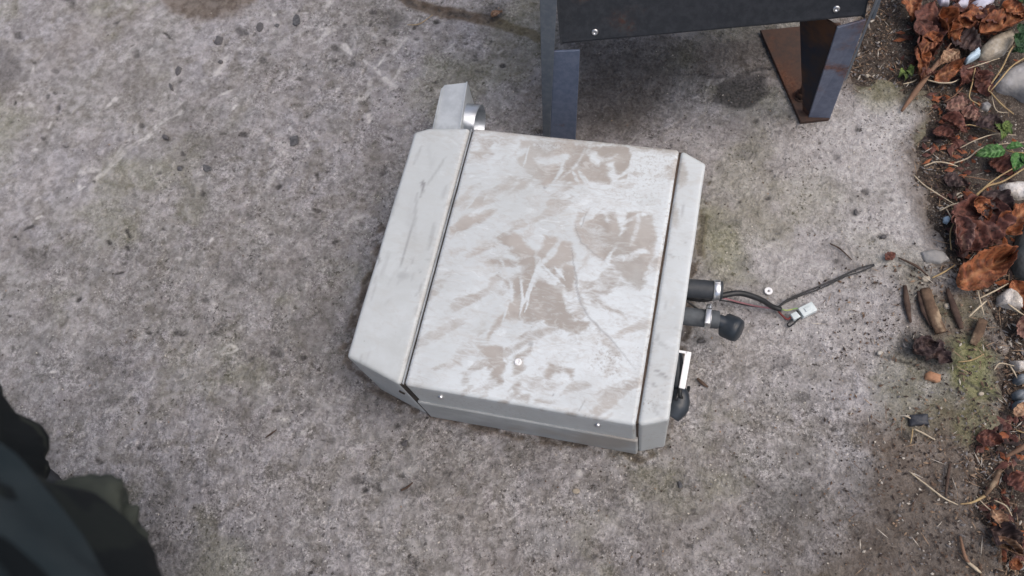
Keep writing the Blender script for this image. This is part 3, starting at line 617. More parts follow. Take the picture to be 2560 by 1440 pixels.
# flue bracket and exhaust stub at the far end
b = MB()
A0, A1, A2, A3 = px(1080, 330, .125), px(1148, 325, .125), px(1166, 207, .125), px(1112, 213, .125)
A3b = px(1104, 222, .125)
b.add(*slab([A0[:2], A1[:2], A2[:2], A3[:2], A3b[:2]], .123, .1255))
n_ = np.array([A2[1] - A1[1], -(A2[0] - A1[0]), 0]); n_ /= np.linalg.norm(n_)
d_ = A2 - A1; L_ = np.linalg.norm(d_); d_ /= L_
b.add(*obox(A1 + d_ * L_ / 2 + n_ * .0012 + np.array([0, 0, -.030]), d_, n_, (0, 0, 1), L_, .0022, .066))
d3 = A3b - A0; L3 = np.linalg.norm(d3); d3 /= L3; n3 = np.array([d3[1], -d3[0], 0])
b.add(*obox(A0 + d3 * L3 / 2 + n3 * .0014 + np.array([0, 0, -.030]), d3, n3, (0, 0, 1), L3 * .98, .0022, .066))
fl = b.build('flue_bracket', M_ALU, heater, False)
tc = px(1146, 306, .086); tax = np.array([.997, -.03, .0])
V, F = lathe(tc, tax, [(0, .0335), (.0375, .0335), (.038, .0331), (.038, .0318), (.0375, .0314), (.004, .0312), (.003, .0001)], 48)
mesh_obj('exhaust_stub', V, F, simple('galvanised_tube', (.42, .455, .50), (.30, .33, .37), .36, .75, 40, .5, .0005, (.5, .53, .57)), heater)
# hoses
def clamp(c, ax, r, wd, parent, screw_up=None):
    V, F = lathe(np.array(c) - np.array(ax) * wd / 2, ax, [(0, r), (0, r + .0012), (.0006, r + .0018), (wd - .0006, r + .0018), (wd, r + .0012), (wd, r)], 32)
    o = mesh_obj('hose_clamp', V, F, M_STEEL, parent); return o
hA, hB = px(1700, 719, .100), px(1806, 727, .098); ax = (hB - hA) / np.linalg.norm(hB - hA)
V, F = lathe(hA, ax, [(0, .0138), (np.linalg.norm(hB - hA) - .001, .0138), (np.linalg.norm(hB - hA), .0128), (np.linalg.norm(hB - hA), .0100), (np.linalg.norm(hB - hA) - .03, .0098), (np.linalg.norm(hB - hA) - .03, .0001)], 32)
ho = mesh_obj('hose', V, F, M_RUBBER, heater); ho['label'] = 'clean black hose nearer the stand'
cl = clamp(hB - ax * .0085, ax, .0138, .0092, ho)
cc = hB - ax * .0085 + np.array([0, .006, .0155]); k = MB(); k.add(*obox(cc, ax, (0, .9, -.4), (0, .4, .9), .008, .007, .004, .001)); k.build('clamp_screw', M_STEEL, cl)
iA, iB = px(1695, 788, .090), px(1797, 800, .086); ax2 = (iB - iA) / np.linalg.norm(iB - iA); L2 = np.linalg.norm(iB - iA)
V, F = lathe(iA, ax2, [(0, .0132), (L2 - .001, .0132), (L2, .0122), (L2, .0001)], 32)
h2o = mesh_obj('hose', V, F, M_RUBBERG, heater); h2o['label'] = 'dusty hose ending in a black plug'
cl2 = clamp(iA + ax2 * (L2 - .016), ax2, .0132, .0080, h2o)
k = MB(); cp = iA + ax2 * (L2 - .016) + np.array([0, -.002, .0165])
k.add(*obox(cp, (0, 1, -.12), ax2, (0, .12, 1), .026, .0080, .0045, .0015)); k.add(*lathe(cp + np.array([0, .011, -.001]), (0, 1, -.12), [(0, .0045), (.006, .0045), (.006, .001)], 14)); k.build('clamp_screw', M_STEEL, cl2)
# black plug: short neck, round cap turned towards the camera
e = MB(); n0 = iB - ax2 * .004; n1 = px(1832, 818, .082)
e.add(*tube([n0, n0 * .5 + n1 * .5, n1], [.0095, .0105, .015], 20, 5)); e.build('plug_neck', M_PLASTIC, h2o)
cax = (n1 - n0); cax /= np.linalg.norm(cax); cax = cax * .8 + np.array([0, -.1, .30]); cax /= np.linalg.norm(cax)
V, F = lathe(n1 - cax * .014 - np.array([0, 0, .004]), cax, [(0, .0165), (.003, .0185), (.018, .0188), (.024, .0170), (.026, .0135), (.0262, .0001)], 10)
mesh_obj('plug_cap', V, F, M_PLASTIC, h2o, True)
# wiring loom
M_WBLK = simple('black_cable', (.010, .011, .012), (.02, .021, .024), .42, 0, 60, .4)
M_WRED = simple('red_cable', (.20, .05, .045), (.13, .03, .03), .5, 0, 60)
M_WPINK = simple('pink_cable', (.42, .20, .22), (.3, .14, .15), .5, 0, 60)
M_WYEL = simple('yellow_cable', (.62, .60, .16), (.2, .35, .15), .5, 0, 120)
def P3(*q): return [px(*a) for a in q]
loom = MB(); loom.add(*tube(P3((1705, 742, .07), (1760, 748, .06), (1800, 740, .055), (1850, 733, .050), (1900, 748, .034), (1930, 766, .014), (1952, 774, .007)), [.0046, .0046, .0044, .0038], 12))
lm = loom.build('wiring_loom', M_WBLK, heater)
for pts, r, m, nm in ((((1945, 768, .008), (1965, 752, .006), (2000, 735, .005), (2050, 715, .004), (2110, 688, .004), (2150, 670, .004), (2185, 661, .004)), .0015, M_WBLK, 'cable'),
                      (((1945, 770, .006), (1962, 757, .004), (2000, 740, .004), (2055, 720, .003), (2110, 693, .003), (2155, 678, .003), (2186, 664, .004)), .0012, M_WBLK, 'cable'),
                      (((1720, 748, .06), (1800, 745, .045), (1845, 755, .02), (1890, 765, .008), (1935, 772, .006)), .0013, M_WPINK, 'cable'),
                      (((1740, 752, .055), (1810, 752, .03), (1870, 764, .008), (1930, 770, .006)), .0011, M_WBLK, 'cable'),
                      (((1940, 768, .007), (1952, 785, .005), (1968, 798, .005), (1980, 790, .006)), .0017, M_WRED, 'cable'),
                      (((1945, 768, .008), (1965, 776, .007), (1990, 771, .010), (2004, 774, .010)), .0011, M_WYEL, 'cable'),
                      (((1992, 776, .012), (2000, 792, .010), (1985, 808, .006), (1974, 816, .004), (1969, 810, .004), (1985, 796, .006)), .0013, M_WBLK, 'cable')):
    V, F = tube(P3(*pts), r, 8); mesh_obj(nm, V, F, m, lm)
cn = MB(); ca, cb = px(1985, 792, .007), px(2033, 768, .008); cx_ = (cb - ca); Lc = np.linalg.norm(cx_); cx_ /= Lc; cy_ = np.cross([0, 0, 1], cx_)
cn.add(*obox((ca + cb) / 2 + cx_ * .006, cx_, cy_, (0, 0, 1), Lc * .72, .016, .011, .0012)); cn.add(*obox(ca + cx_ * .002, cx_, cy_, (0, 0, 1), .012, .011, .009, .001)); cn.add(*obox((ca + cb) / 2 + cx_ * .006 + np.array([0, 0, .006]), cx_, cy_, (0, 0, 1), Lc * .3, .006, .003, .0006))
cn.build('connector', M_CONN, lm)
# white bracket and black boot under the narrow end
wb = MB()
c0 = px(1716, 905, .11); 
wb.add(*obox(px(1713, 925, .112), (px(1703, 972, .112) - px(1720, 878, .112)), np.cross([0, 0, 1], (px(1703, 972, .112) - px(1720, 878, .112))), (0, 0, 1), .054, .0085, .003, .001))
wb.add(*obox(px(1706, 880, .112), (1, 0, 0), (0, 1, 0), (0, 0, 1), .014, .0035, .003, .0008)); wb.build('white_bracket', M_WPL, heater)
bb = MB(); bb.add(*tube(P3((1690, 885, .095), (1694, 930, .095), (1693, 970, .092)), [.009, .010, .009], 14)); bb.add(*tube(P3((1680, 960, .085), (1700, 985, .085), (1696, 1015, .080), (1678, 1040, .075)), [.008, .012, .015, .013], 16, wob=.06)); bb.add(*tube(P3((1695, 975, .09), (1712, 972, .088)), [.003, .0025], 8)); bb.build('rubber_boot', M_PLASTIC, heater)
vb = MB()
for q_ in ([(1700, 890, .10), (1706, 930, .104), (1700, 985, .10), (1712, 1000, .085)], [(1690, 900, .10), (1703, 950, .10), (1690, 1000, .095)], [(1700, 985, .095), (1718, 978, .085), (1722, 968, .08)]): vb.add(*tube(P3(*q_), .0026, 8))
vb.build('cable', M_WBLK, heater)
wt = MB(); wt.add(*tube(P3((1722, 738, .085), (1745, 752, .075), (1770, 742, .08)), .0014, 8)); wt.add(*tube(P3((1712, 748, .09), (1740, 770, .08), (1765, 790, .07), (1755, 800, .05)), .0016, 8)); wt.build('cable', M_WBLK, heater)

# ------------------------------------------------------------------ steel stand behind the heater
def stand_mat(name, a, b_, rust, lo, hi, rough=.5):
    n = NT(name, rough, .25, .4); f = n.noise(14, 5, .6, .4); g_ = n.noise(90, 4, .65)
    c = n.mix(n.ramp(g_, .35, .68), a, b_); c = n.mix(n.math('MULTIPLY', n.ramp(f, lo, hi), n.ramp(g_, .3, .6, .5, 1)), c, n.mix(n.ramp(n.noise(200, 3), .35, .65), rust, (.09, .035, .02)))
    n.color(c); n.bump(g_, .0008, .6); return n.m
M_BLUE = stand_mat('blue_grey_steel', (.115, .145, .215), (.155, .185, .26), (.20, .095, .06), .66, .78)
M_RLEG = stand_mat('blue_grey_steel_rusting', (.125, .145, .205), (.165, .19, .255), (.22, .095, .055), .50, .64)
M_SLATE = stand_mat('slate_steel', (.11, .13, .158), (.145, .165, .19), (.09, .05, .035), .66, .8)
M_SHADED_RUST = stand_mat('shaded_rusty_plate', (.085, .05, .038), (.06, .042, .036), (.15, .07, .042), .5, .66, .85)  # rust, its base colour lowered for the shade under the box
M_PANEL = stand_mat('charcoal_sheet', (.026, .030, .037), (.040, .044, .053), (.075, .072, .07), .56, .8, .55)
M_INNER = simple('shaded_inner_steel', (.026, .030, .044), (.045, .034, .032), .75, .1, 24, .2, .0004, (.10, .05, .03))  # dirty inner face, its colour darkened to carry the shade there
stand = empty('steel_stand', 'dark steel stand with blue grey angle legs and a charcoal box, behind the heater', 'stand')
def bar(pts4, off, mat, name, parent):
    """flat bar: four corner points of its face, thickened along off"""
    P = [np.array(p, float) for p in pts4]; o = np.array(off, float); V = P + [p + o for p in P]
    F = [[0, 1, 2, 3], [7, 6, 5, 4]] + [[i, i + 4, (i + 1) % 4 + 4, (i + 1) % 4] for i in range(4)]
    m = MB(); m.add(V, F); ob = m.build(name, mat, parent, False)
    bv = ob.modifiers.new('edge', 'BEVEL'); bv.width = .0009; bv.segments = 2; bv.limit_method = 'ANGLE'; return ob
yd = np.array([-.20, .98, 0]) * .004
TL, TR, BR, BL = px(1384, 130, .228), px(1450, 127, .228), px(1438, 372, -.0), px(1374, 372, -.0)
leg1 = bar([BL, BR, TR, TL], yd, M_BLUE, 'leg', stand)
pz = px(1392, 0, .33); up1 = (pz - TL) / (pz[2] - TL[2])
sl = bar([px(1358, 372, 0), BL - np.array([.001, 0, 0]), TL + up1 * .30 - np.array([.001, 0, 0]), px(1328, 130, .228) + (px(1332, 0, .33) - px(1328, 130, .228)) / .102 * .30], yd * .9, M_SLATE, 'side_flange', leg1)
TL2, TR2, BR2, BL2 = px(2093, 70, .228), px(2166, 50, .235), px(2074, 300, 0), px(2020, 298, 0)
leg2 = bar([BL2, BR2, TR2, TL2], yd, M_RLEG, 'leg', stand); leg2['label'] = 'leg with rust along its edges'
back = np.array([-.03, .12, 0]); 
f2 = bar([BL2 + yd, BL2 + np.array([-.010, .012, 0]), TL2 + np.array([-.055, .05, -.01]), TL2 + yd], (.004, .001, 0), M_INNER, 'side_flange', leg2)
o2 = px(2182, 0, .26) - TR2
f3 = bar([TR2 + np.array([.001, .0, -.14]), TR2 + np.array([.003, .004, -.14]), TR2 + np.array([.012, .03, .25]), TR2 + np.array([.002, .0, .25])], (.003, .002, 0), M_SLATE, 'edge_flange', leg2)
up = bar([TL2 + np.array([.045, .02, 0]), TL2 + np.array([.05, .02, 0]), TL2 + np.array([.05, .03, .05]), TL2 + np.array([.045, .03, .05])], (0, .003, 0), M_SLATE, 'weld_lug', leg2)
pl = MB(); q = [px(2000, 309, 0), px(2072, 301, 0), px(2088, 235, 0), px(2098, 200, 0), px(2105, 160, 0), px(2100, 60, 0), px(1900, 80, 0)]
pl.add(*slab([a[:2] for a in q], -.002, .0055, .0008)); fp = pl.build('foot_plate', M_SHADED_RUST, stand, False)
bp = px(2004, 240, .0055); m = MB(); m.add(*lathe(bp, (0, 0, 1), [(0, .013), (.0022, .013), (.0022, .0105)], 26)); m.add(*lathe(bp, (0, 0, 1), [(.0022, .0098), (.011, .0098), (.0118, .0085), (.0118, .006)], 6)); m.add(*lathe(bp, (0, 0, 1), [(.0118, .0058), (.026, .0058), (.027, .005), (.027, .0001)], 16)); m.build('anchor_bolt', M_SHADED_RUST, fp)
# small rear legs and the back of the frame, partly seen in the dark under the box
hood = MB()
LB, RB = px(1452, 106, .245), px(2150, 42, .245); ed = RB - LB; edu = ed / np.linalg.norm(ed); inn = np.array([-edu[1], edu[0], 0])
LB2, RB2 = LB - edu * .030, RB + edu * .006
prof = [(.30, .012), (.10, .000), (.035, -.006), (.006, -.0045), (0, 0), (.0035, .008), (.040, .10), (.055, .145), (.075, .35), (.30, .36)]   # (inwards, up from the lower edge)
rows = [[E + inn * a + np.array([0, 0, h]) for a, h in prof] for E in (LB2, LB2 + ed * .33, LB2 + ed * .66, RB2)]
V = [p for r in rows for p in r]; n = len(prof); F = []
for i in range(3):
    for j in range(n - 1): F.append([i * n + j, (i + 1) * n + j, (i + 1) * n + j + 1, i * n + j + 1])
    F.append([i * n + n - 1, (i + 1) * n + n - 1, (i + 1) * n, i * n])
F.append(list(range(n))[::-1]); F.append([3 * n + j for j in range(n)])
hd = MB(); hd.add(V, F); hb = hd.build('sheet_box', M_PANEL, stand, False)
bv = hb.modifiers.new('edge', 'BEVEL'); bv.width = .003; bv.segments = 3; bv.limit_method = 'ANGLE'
fn = np.cross(edu, inn * .04 + np.array([0, 0, .10])); fn = -fn / np.linalg.norm(fn)
if fn[1] > 0: fn = -fn
for u, v in ((1487, 80), (2091, 22)):
    # on the sloping face of the box
    d = CAM_R @ np.array([(u - 1280) / FPX, -(v - 720) / FPX, -1.0]); p0 = LB2 + inn * .0035 + np.array([0, 0, .008]); nn = np.cross(edu, inn * .0365 + np.array([0, 0, .092]))
    t = ((p0 - CAM_C) @ nn) / (d @ nn); nn = nn / np.linalg.norm(nn); nn = nn if nn[1] < 0 else -nn
    screw(stand, CAM_C + d * t, nn, .0050, M_STEEL, 'rivet', .002)
for dx in (.02, .36):
    c = LB + edu * dx + inn * .27; m = MB(); m.add(*slab([c[:2], (c + edu * .04)[:2], (c + edu * .04 + inn * .004)[:2], (c + inn * .004)[:2]], -.002, .255)); m.build('leg', M_SLATE, stand, False)

# ------------------------------------------------------------------ pieces lying about
def stone(name, poly, h, mat, label, cat='stone', group=None, z=0.0, seed=0, flat=.5):
    """rounded broken stone from its outline in the photograph, h tall"""
    P = np.array([px(u, v, z)[:2] for u, v in poly]); r0 = random.Random(seed)
    n = 40; out = []; L = np.linalg.norm(np.roll(P, -1, 0) - P, axis=1); cum = np.concatenate([[0], np.cumsum(L)])
    for t in np.linspace(0, cum[-1], n, endpoint=False):
        i = min(np.searchsorted(cum, t, 'right') - 1, len(P) - 1); f = (t - cum[i]) / L[i]; out.append(P[i] * (1 - f) + P[(i + 1) % len(P)] * f)
    O = np.array(out); c = O.mean(0); V, F = [], []; ring = [(1.0, -.3), (1.0, .25), (.93, .6), (.8, .85), (.55, .97), (.28, 1.0)]
    size = np.linalg.norm(O - c, axis=1).mean()
    for s_, zz in ring:
        for i, p in enumerate(O):
            q = c + (p - c) * s_; nz = float(fbm(np.array([q[0] / size * 2.2]), np.array([q[1] / size * 2.2 + zz]), 3, seed)[0])
            tilt = ((q - c) @ np.array([.3, -.2])) / size
            V.append([q[0] + nz * size * .05, q[1] - nz * size * .05, z + h * (zz + .22 * nz * (zz > 0) + .25 * tilt * (zz > .3))])
    m = len(ring)
    for k in range(m - 1):
        for i in range(n): j = (i + 1) % n; F.append([k * n + i, k * n + j, (k + 1) * n + j, (k + 1) * n + i])
    V.append([c[0], c[1], z + h]); F += [[(m - 1) * n + i, (m - 1) * n + (i + 1) % n, m * n] for i in range(n)]
    o = mesh_obj(name, V, F, mat); tag(o, label, cat, group); return o
def leaf_mat(name, a, b_, vein):
    n = NT(name, .62, 0, .3); f = n.noise(45, 4, .6, .5); g_ = n.noise(160, 3, .6)
    c = n.mix(n.ramp(f, .38, .62), a, b_); c = n.mix(n.ramp(g_, .46, .66, 0, .8), c, tuple(x * .3 for x in b_)); c = n.mix(n.ramp(n.noise(22, 4, .6, .6), .5, .62, 0, .7), c, tuple(x * .4 for x in b_)); c = n.mix(n.attr('vein'), c, vein)
    n.color(c); n.bump(g_, .0012, .7); return n.m
M_ORANGE = leaf_mat('orange_brown_leaf', (.31, .105, .042), (.14, .045, .024), (.40, .19, .09))
M_RED = leaf_mat('reddish_brown_leaf', (.155, .062, .048), (.095, .040, .034), (.21, .085, .055))
M_DKLEAF = leaf_mat('dark_wet_leaf', (.075, .050, .050), (.042, .028, .028), (.11, .07, .06))
M_TAN = leaf_mat('tan_leaf', (.42, .26, .16), (.26, .14, .09), (.5, .36, .24))
M_PINK = leaf_mat('dull_rose_leaf', (.27, .15, .12), (.17, .09, .08), (.3, .2, .15))
M_GREEN = leaf_mat('green_leaf', (.075, .20, .05), (.045, .13, .03), (.16, .29, .12))
M_OLIVE = leaf_mat('olive_leaf', (.13, .19, .05), (.07, .12, .04), (.2, .25, .08))
def leaf_mesh(b0, t0, wd, curl=.25, z=.004, lift=.01, jag=.12, seed=0, fold=.15, name='dead_leaf', mat=None, parent=None, lobes=0):
    r0 = random.Random(seed); A, B = px(b0[0], b0[1], z), px(t0[0], t0[1], z); ax = B - A; L = np.linalg.norm(ax); ax /= L; sy = np.cross([0, 0, 1.0], ax)
    ww = wd * .00066 / 2; nu, nv = 34, 19; V, vein = [], []
    ph = r0.uniform(0, 6); cu = [r0.uniform(-1, 1) for _ in range(4)]
    TT, SS = np.meshgrid(np.linspace(0, 1, nu), np.linspace(-1, 1, nv), indexing='ij'); N1 = fbm(TT * 5 + seed * 3.1, SS * 3.0 + seed, 4, seed); N2 = fbm(TT * 9 + seed, SS * 2.0, 3, seed + 7)
    for i in range(nu):
        t = i / (nu - 1); prof = (math.sin(math.pi * t ** .8) ** .75) * (1 - .15 * t); prof = max(prof, .02)
        for j in range(nv):
            s = (j / (nv - 1)) * 2 - 1
            e = 1 + jag * (math.sin(t * 23 + ph + (s > 0) * 2) * .5 + r0.uniform(-.35, .35)) * abs(s) ** 3
            if lobes: e *= 1 - .45 * abs(s) * (.5 + .5 * math.cos(t * lobes * 2 * math.pi))
            y = s * ww * prof * e; x = t * L
            hgt = lift * math.sin(math.pi * t) * (.6 + .4 * cu[0]) + fold * abs(s) * ww * prof + curl * ww * (s * s) * (cu[1] * math.cos(3 * t + ph) + .6) + curl * .35 * ww * math.sin(5 * t + 3 * s + ph) + lift * .5 * cu[2] * s * t
            hgt += .10 * ww * math.sin(t * 30) * (1 - abs(s)) + r0.uniform(-.02, .02) * ww
            hgt += ww * .20 * float(N1[i, j]) + ww * .07 * math.sin((t * 7 - abs(s) * 1.6) * 2 * math.pi); yy = y * (1 - .18 * curl * abs(s)) + ww * .08 * float(N2[i, j])
            V.append(A + ax * x + sy * yy + np.array([0, 0, max(hgt, -.002)]))
            vein.append(max(math.exp(-(s * 9) ** 2), .5 * math.exp(-(math.sin((t * 7 - abs(s) * 1.6) * math.pi) * 3.2) ** 2) * (abs(s) < .92)))
    F = [[i * nv + j, (i + 1) * nv + j, (i + 1) * nv + j + 1, i * nv + j + 1] for i in range(nu - 1) for j in range(nv - 1)]
    o = mesh_obj(name, V, np.array(F), mat, parent, True, {'vein': np.clip(vein, 0, .75)})
    so = o.modifiers.new('thick', 'SOLIDIFY'); so.thickness = .00025; return o
G_LV = 'dead leaves along the slab edge'
for i, (b0, t0, wd, m, cu, z, lf, lb, lo) in enumerate((
        ((2262, -30), (2282, 54), 60, M_ORANGE, .5, .012, .012, 'bright orange leaf with a blunt tip nearest the stand', 0),
        ((2330, 10), (2305, 175), 90, M_RED, .5, .004, .010, 'wide red brown leaf under the orange ones in the top corner', 0),
        ((2400, -10), (2440, 75), 120, M_RED, .4, .010, .014, 'dark red leaf beneath the pale blue chips', 3),
        ((2445, 90), (2560, 40), 70, M_ORANGE, .6, .012, .014, 'orange leaf running off the edge above the beige stone', 0),
        ((2470, 30), (2370, 90), 80, M_ORANGE, .6, .014, .010, 'curled orange leaf just below the pale blue chips', 2),
        ((2375, 95), (2450, 130), 74, M_DKLEAF, .3, .008, .010, 'dark purple leaf beside the beige stone', 0),
        ((2345, 90), (2290, 145), 46, M_ORANGE, .6, .014, .010, 'small curled orange leaf at the head of the brown stalk', 0),
        ((2335, 200), (2400, 170), 42, M_ORANGE, .7, .012, .014, 'folded amber leaf beneath the crossing straws', 0),
        ((2300, 110), (2300, 205), 44, M_ORANGE, .8, .010, .012, 'long amber leaf beside the moss patch', 0),
        ((2395, 130), (2345, 165), 40, M_TAN, .6, .012, .010, 'tan curled leaf above the folded amber leaf', 0),
        ((2440, 170), (2400, 215), 60, M_RED, .5, .008, .010, 'red brown leaf between the beige stone and the grey stone', 0),
        ((2365, 275), (2420, 262), 40, M_PINK, .5, .006, .008, 'small salmon leaf on dark soil above the green sprig', 0),
        ((2400, 285), (2450, 300), 46, M_PINK, .5, .006, .008, 'rosy leaf beside the small grey pebble', 2),
        ((2350, 300), (2420, 330), 40, M_RED, .5, .005, .008, 'rusty leaf scrap above the straw tangle', 0),
        ((2440, 300), (2500, 330), 50, M_DKLEAF, .4, .006, .010, 'purple brown leaf under the grey stone', 0),
        ((2470, 510), (2400, 640), 130, M_RED, .45, .012, .018, 'large crumpled maroon leaf below the white stone', 0),
        ((2395, 715), (2525, 640), 78, M_ORANGE, .6, .014, .014, 'orange leaf with a pointed lower tip, beside the dark rock', 0),
        ((2440, 500), (2470, 552), 42, M_ORANGE, .6, .024, .010, 'small orange leaf on top of the large maroon leaf', 0),
        ((2450, 485), (2520, 540), 66, M_DKLEAF, .3, .016, .010, 'smooth dark leaf just under the white stone', 0),
        ((2490, 595), (2570, 520), 74, M_ORANGE, .6, .018, .014, 'bright orange leaf at the edge below the white stone', 2),
        ((2500, 545), (2440, 580), 60, M_DKLEAF, .4, .018, .010, 'purple leaf scrap across the large maroon leaf', 0),
        ((2388, 545), (2412, 645), 44, M_PINK, .9, .016, .014, 'rolled pinkish leaf edge on the slab side of the maroon leaf', 0),
        ((2212, 650), (2238, 632), 22, M_RED, .4, .004, .004, 'small brown leaf scrap near the end of the black cable', 0),
        ((2215, 42), (2262, 30), 26, M_TAN, .5, .004, .008, 'small tan leaf scrap on the dark joint beyond the stand', 0),
        ((2478, 1275), (2510, 1325), 30, M_TAN, .6, .008, .012, 'small peach leaf in the lower corner', 0),
        ((2470, 1322), (2555, 1375), 64, M_DKLEAF, .4, .004, .012, 'purple leaf between the two pale leaves', 2),
        ((2480, 1345), (2550, 1390), 30, M_TAN, .9, .010, .010, 'cream rolled leaf in the lower corner', 0),
        ((2535, 1040), (2562, 1010), 24, M_TAN, .5, .008, .010, 'peach leaf fragment beside the grey pebble', 0),
        ((2525, 1420), (2545, 1400), 24, M_ORANGE, .5, .004, .006, 'tiny orange leaf near the bottom corner', 0),
        ((2290, 850), (2375, 910), 66, M_DKLEAF, .4, .005, .012, 'dark wet leaf heap at the foot of the bark stick', 3),
        ((2290, 60), (2345, 120), 60, M_RED, .6, .012, .012, 'curled maroon leaf below the blunt orange leaf', 0),
        ((2345, 40), (2400, 110), 64, M_ORANGE, .8, .010, .012, 'crumpled orange leaf in the middle of the top heap', 2),
        ((2330, 175), (2296, 208), 34, M_RED, .6, .010, .010, 'small maroon leaf at the tip of the heap near the moss', 0),
        ((2420, 30), (2510, 60), 60, M_RED, .6, .014, .012, 'maroon leaf under the curled orange one by the lilac chips', 0),
        ((2500, 20), (2560, 50), 50, M_ORANGE, .7, .016, .012, 'narrow orange leaf in the far top corner', 0),
        ((2440, 190), (2475, 240), 50, M_RED, .6, .006, .010, 'maroon leaf at the foot of the bent straws', 0),
        ((2330, 330), (2390, 350), 40, M_RED, .6, .003, .008, 'flat maroon leaf on soil beside the broken slab edge', 0),
        ((2470, 405), (2530, 440), 54, M_RED, .5, .002, .010, 'maroon leaf under the round green leaf', 0),
        ((2360, 440), (2420, 470), 44, M_DKLEAF, .5, .003, .010, 'dark leaf on soil between the two long thin straws', 0),
        ((2545, 800), (2590, 850), 60, M_PINK, .5, .006, .010, 'rosy leaf at the edge below the white crumbly stone', 0),
        ((2440, 1090), (2500, 1110), 40, M_RED, .6, .002, .008, 'maroon leaf above the brown root', 0),
        ((2530, 1180), (2570, 1240), 50, M_RED, .6, .006, .010, 'maroon leaf at the edge beyond the yellowish root', 0),
        ((2280, 880), (2340, 860), 50, M_DKLEAF, .6, .008, .010, 'black curled leaf on the dark heap below the bark stick', 0),
        ((2530, 700), (2575, 790), 44, M_ORANGE, .6, .004, .010, 'orange leaf behind the white crumbly stone', 0))):
    if lb.startswith('small tan leaf scrap'): b0, t0 = (1228, 42), (1256, 30); lb = 'small tan leaf scrap on the dark joint in the concrete'
    o = leaf_mesh(b0, t0, wd * 1.1, cu, z, lf, .14, i * 3 + 1, .12, 'dead_leaf', m, None, lo); tag(o, lb, 'leaf', G_LV)

M_BEIGEST = simple('beige_stone', (.42, .37, .30), (.33, .29, .23), .85, 0, 60, .2, .002, (.5, .47, .42))
M_GREYST = simple('grey_stone', (.34, .33, .32), (.25, .25, .25), .85, 0, 40, .2, .002, (.48, .47, .48))
M_WHITEST = simple('white_stone', (.66, .62, .58), (.45, .41, .36), .85, 0, 60, .2, .003, (.75, .73, .71))
M_DARKST = simple('dark_stone', (.075, .085, .085), (.14, .15, .15), .75, 0, 30, .3, .002)
M_PEB = simple('dark_pebble', (.075, .072, .078), (.11, .105, .105), .65, 0, 200, .3, .0006)
M_PEB2 = simple('worn_grey_pebble', (.12, .12, .125), (.06, .06, .065), .8, 0, 160, .3, .0006)
M_BLUEST = simple('pale_blue_shard', (.42, .55, .66), (.5, .62, .7), .4, 0, 60, .4)
M_SLATEB = simple('slate_black', (.028, .032, .042), (.045, .048, .058), .55, 0, 120, .4, .0006)
M_WET = simple('blue_grey_pebble', (.10, .13, .155), (.2, .22, .24), .5, 0, 60, .4)
gz = -.006
stone('stone', [(2445, 130), (2470, 105), (2530, 83), (2532, 110), (2510, 140), (2460, 158), (2443, 155)], .024, M_BEIGEST, 'beige angular stone among the orange leaves', seed=1, z=gz)
stone('stone', [(2478, 215), (2500, 190), (2560, 160), (2640, 180), (2640, 260), (2555, 265), (2530, 245), (2490, 235)], .030, M_GREYST, 'big grey rounded stone behind bent straws', seed=2, z=gz)
stone('stone', [(2495, 468), (2530, 463), (2600, 468), (2600, 500), (2540, 503), (2500, 498)], .022, M_WHITEST, 'white oblong stone above the orange leaves', seed=3, z=gz)
stone('stone', [(2490, 745), (2510, 727), (2530, 735), (2548, 765), (2545, 780), (2515, 775), (2490, 765)], .022, M_WHITEST, 'white crumbly stone beside the dark rock', seed=4, z=gz)
stone('rock', [(2535, 600), (2560, 560), (2680, 560), (2680, 740), (2560, 715), (2530, 690), (2520, 650)], .040, M_DARKST, 'dark grey rock at the picture edge beside the maroon leaf', 'rock', seed=5, z=gz)
stone('stone', [(2300, 632), (2330, 625), (2360, 632), (2372, 650), (2350, 662), (2310, 655)], .007, M_GREYST, 'flat pale stone set in the broken slab edge', seed=6, z=-.003)
stone('pebble', [(2452, 262), (2465, 258), (2475, 270), (2465, 285), (2450, 278)], .010, M_GREYST, 'small grey pebble next to the rosy leaf', 'pebble', seed=7, z=gz)
stone('pebble', [(2460, 610), (2400, 0)], .001, M_GREYST, 'x', seed=1) if False else None
stone('pebble', [(2425, 703), (2455, 700), (2450, 715), (2430, 718)], .008, M_GREYST, 'small pale pebble under the pointed orange leaf', 'pebble', seed=8, z=gz)
stone('shard', [(2358, 545), (2370, 541), (2376, 550), (2368, 560), (2358, 556)], .006, M_BLUEST, 'tiny pale blue shard at the slab edge', 'shard', seed=9, z=-.002)
stone('shard', [(2412, 150), (2425, 135), (2445, 122), (2450, 140), (2432, 152), (2415, 160)], .010, M_BLUEST, 'blue white shard leaning on the beige stone', 'shard', seed=10, z=.006)
for k, (pl_, lb) in enumerate((([(2340, -10), (2375, -10), (2372, 15), (2350, 12)], 'pale lilac chip furthest from the stones in the top corner'), ([(2385, -12), (2425, -8), (2418, 18), (2392, 20), (2382, 12)], 'pale chip in the middle of three lilac chips'), ([(2430, 8), (2470, -8), (2485, 5), (2455, 27), (2435, 22)], 'pale chip nearest the beige stone of three lilac chips'))):
    stone('chip', pl_, .008, simple('lilac_chip', (.52, .52, .62), (.40, .40, .48), .5, 0, 60), lb, 'chip', 'lilac chips in the top corner', z=.018, seed=20 + k)
stone('slate_piece', [(2270, 1038), (2318, 1035), (2322, 1064), (2272, 1066)], .008, M_SLATEB, 'square black slate piece on the dirty slab', 'slate', seed=12, z=-.001)
stone('pebble', [(2525, 905), (2555, 905), (2570, 925), (2540, 930)], .014, M_WHITEST, 'cream pebble at the edge above the blue grey ones', 'pebble', seed=13, z=gz)
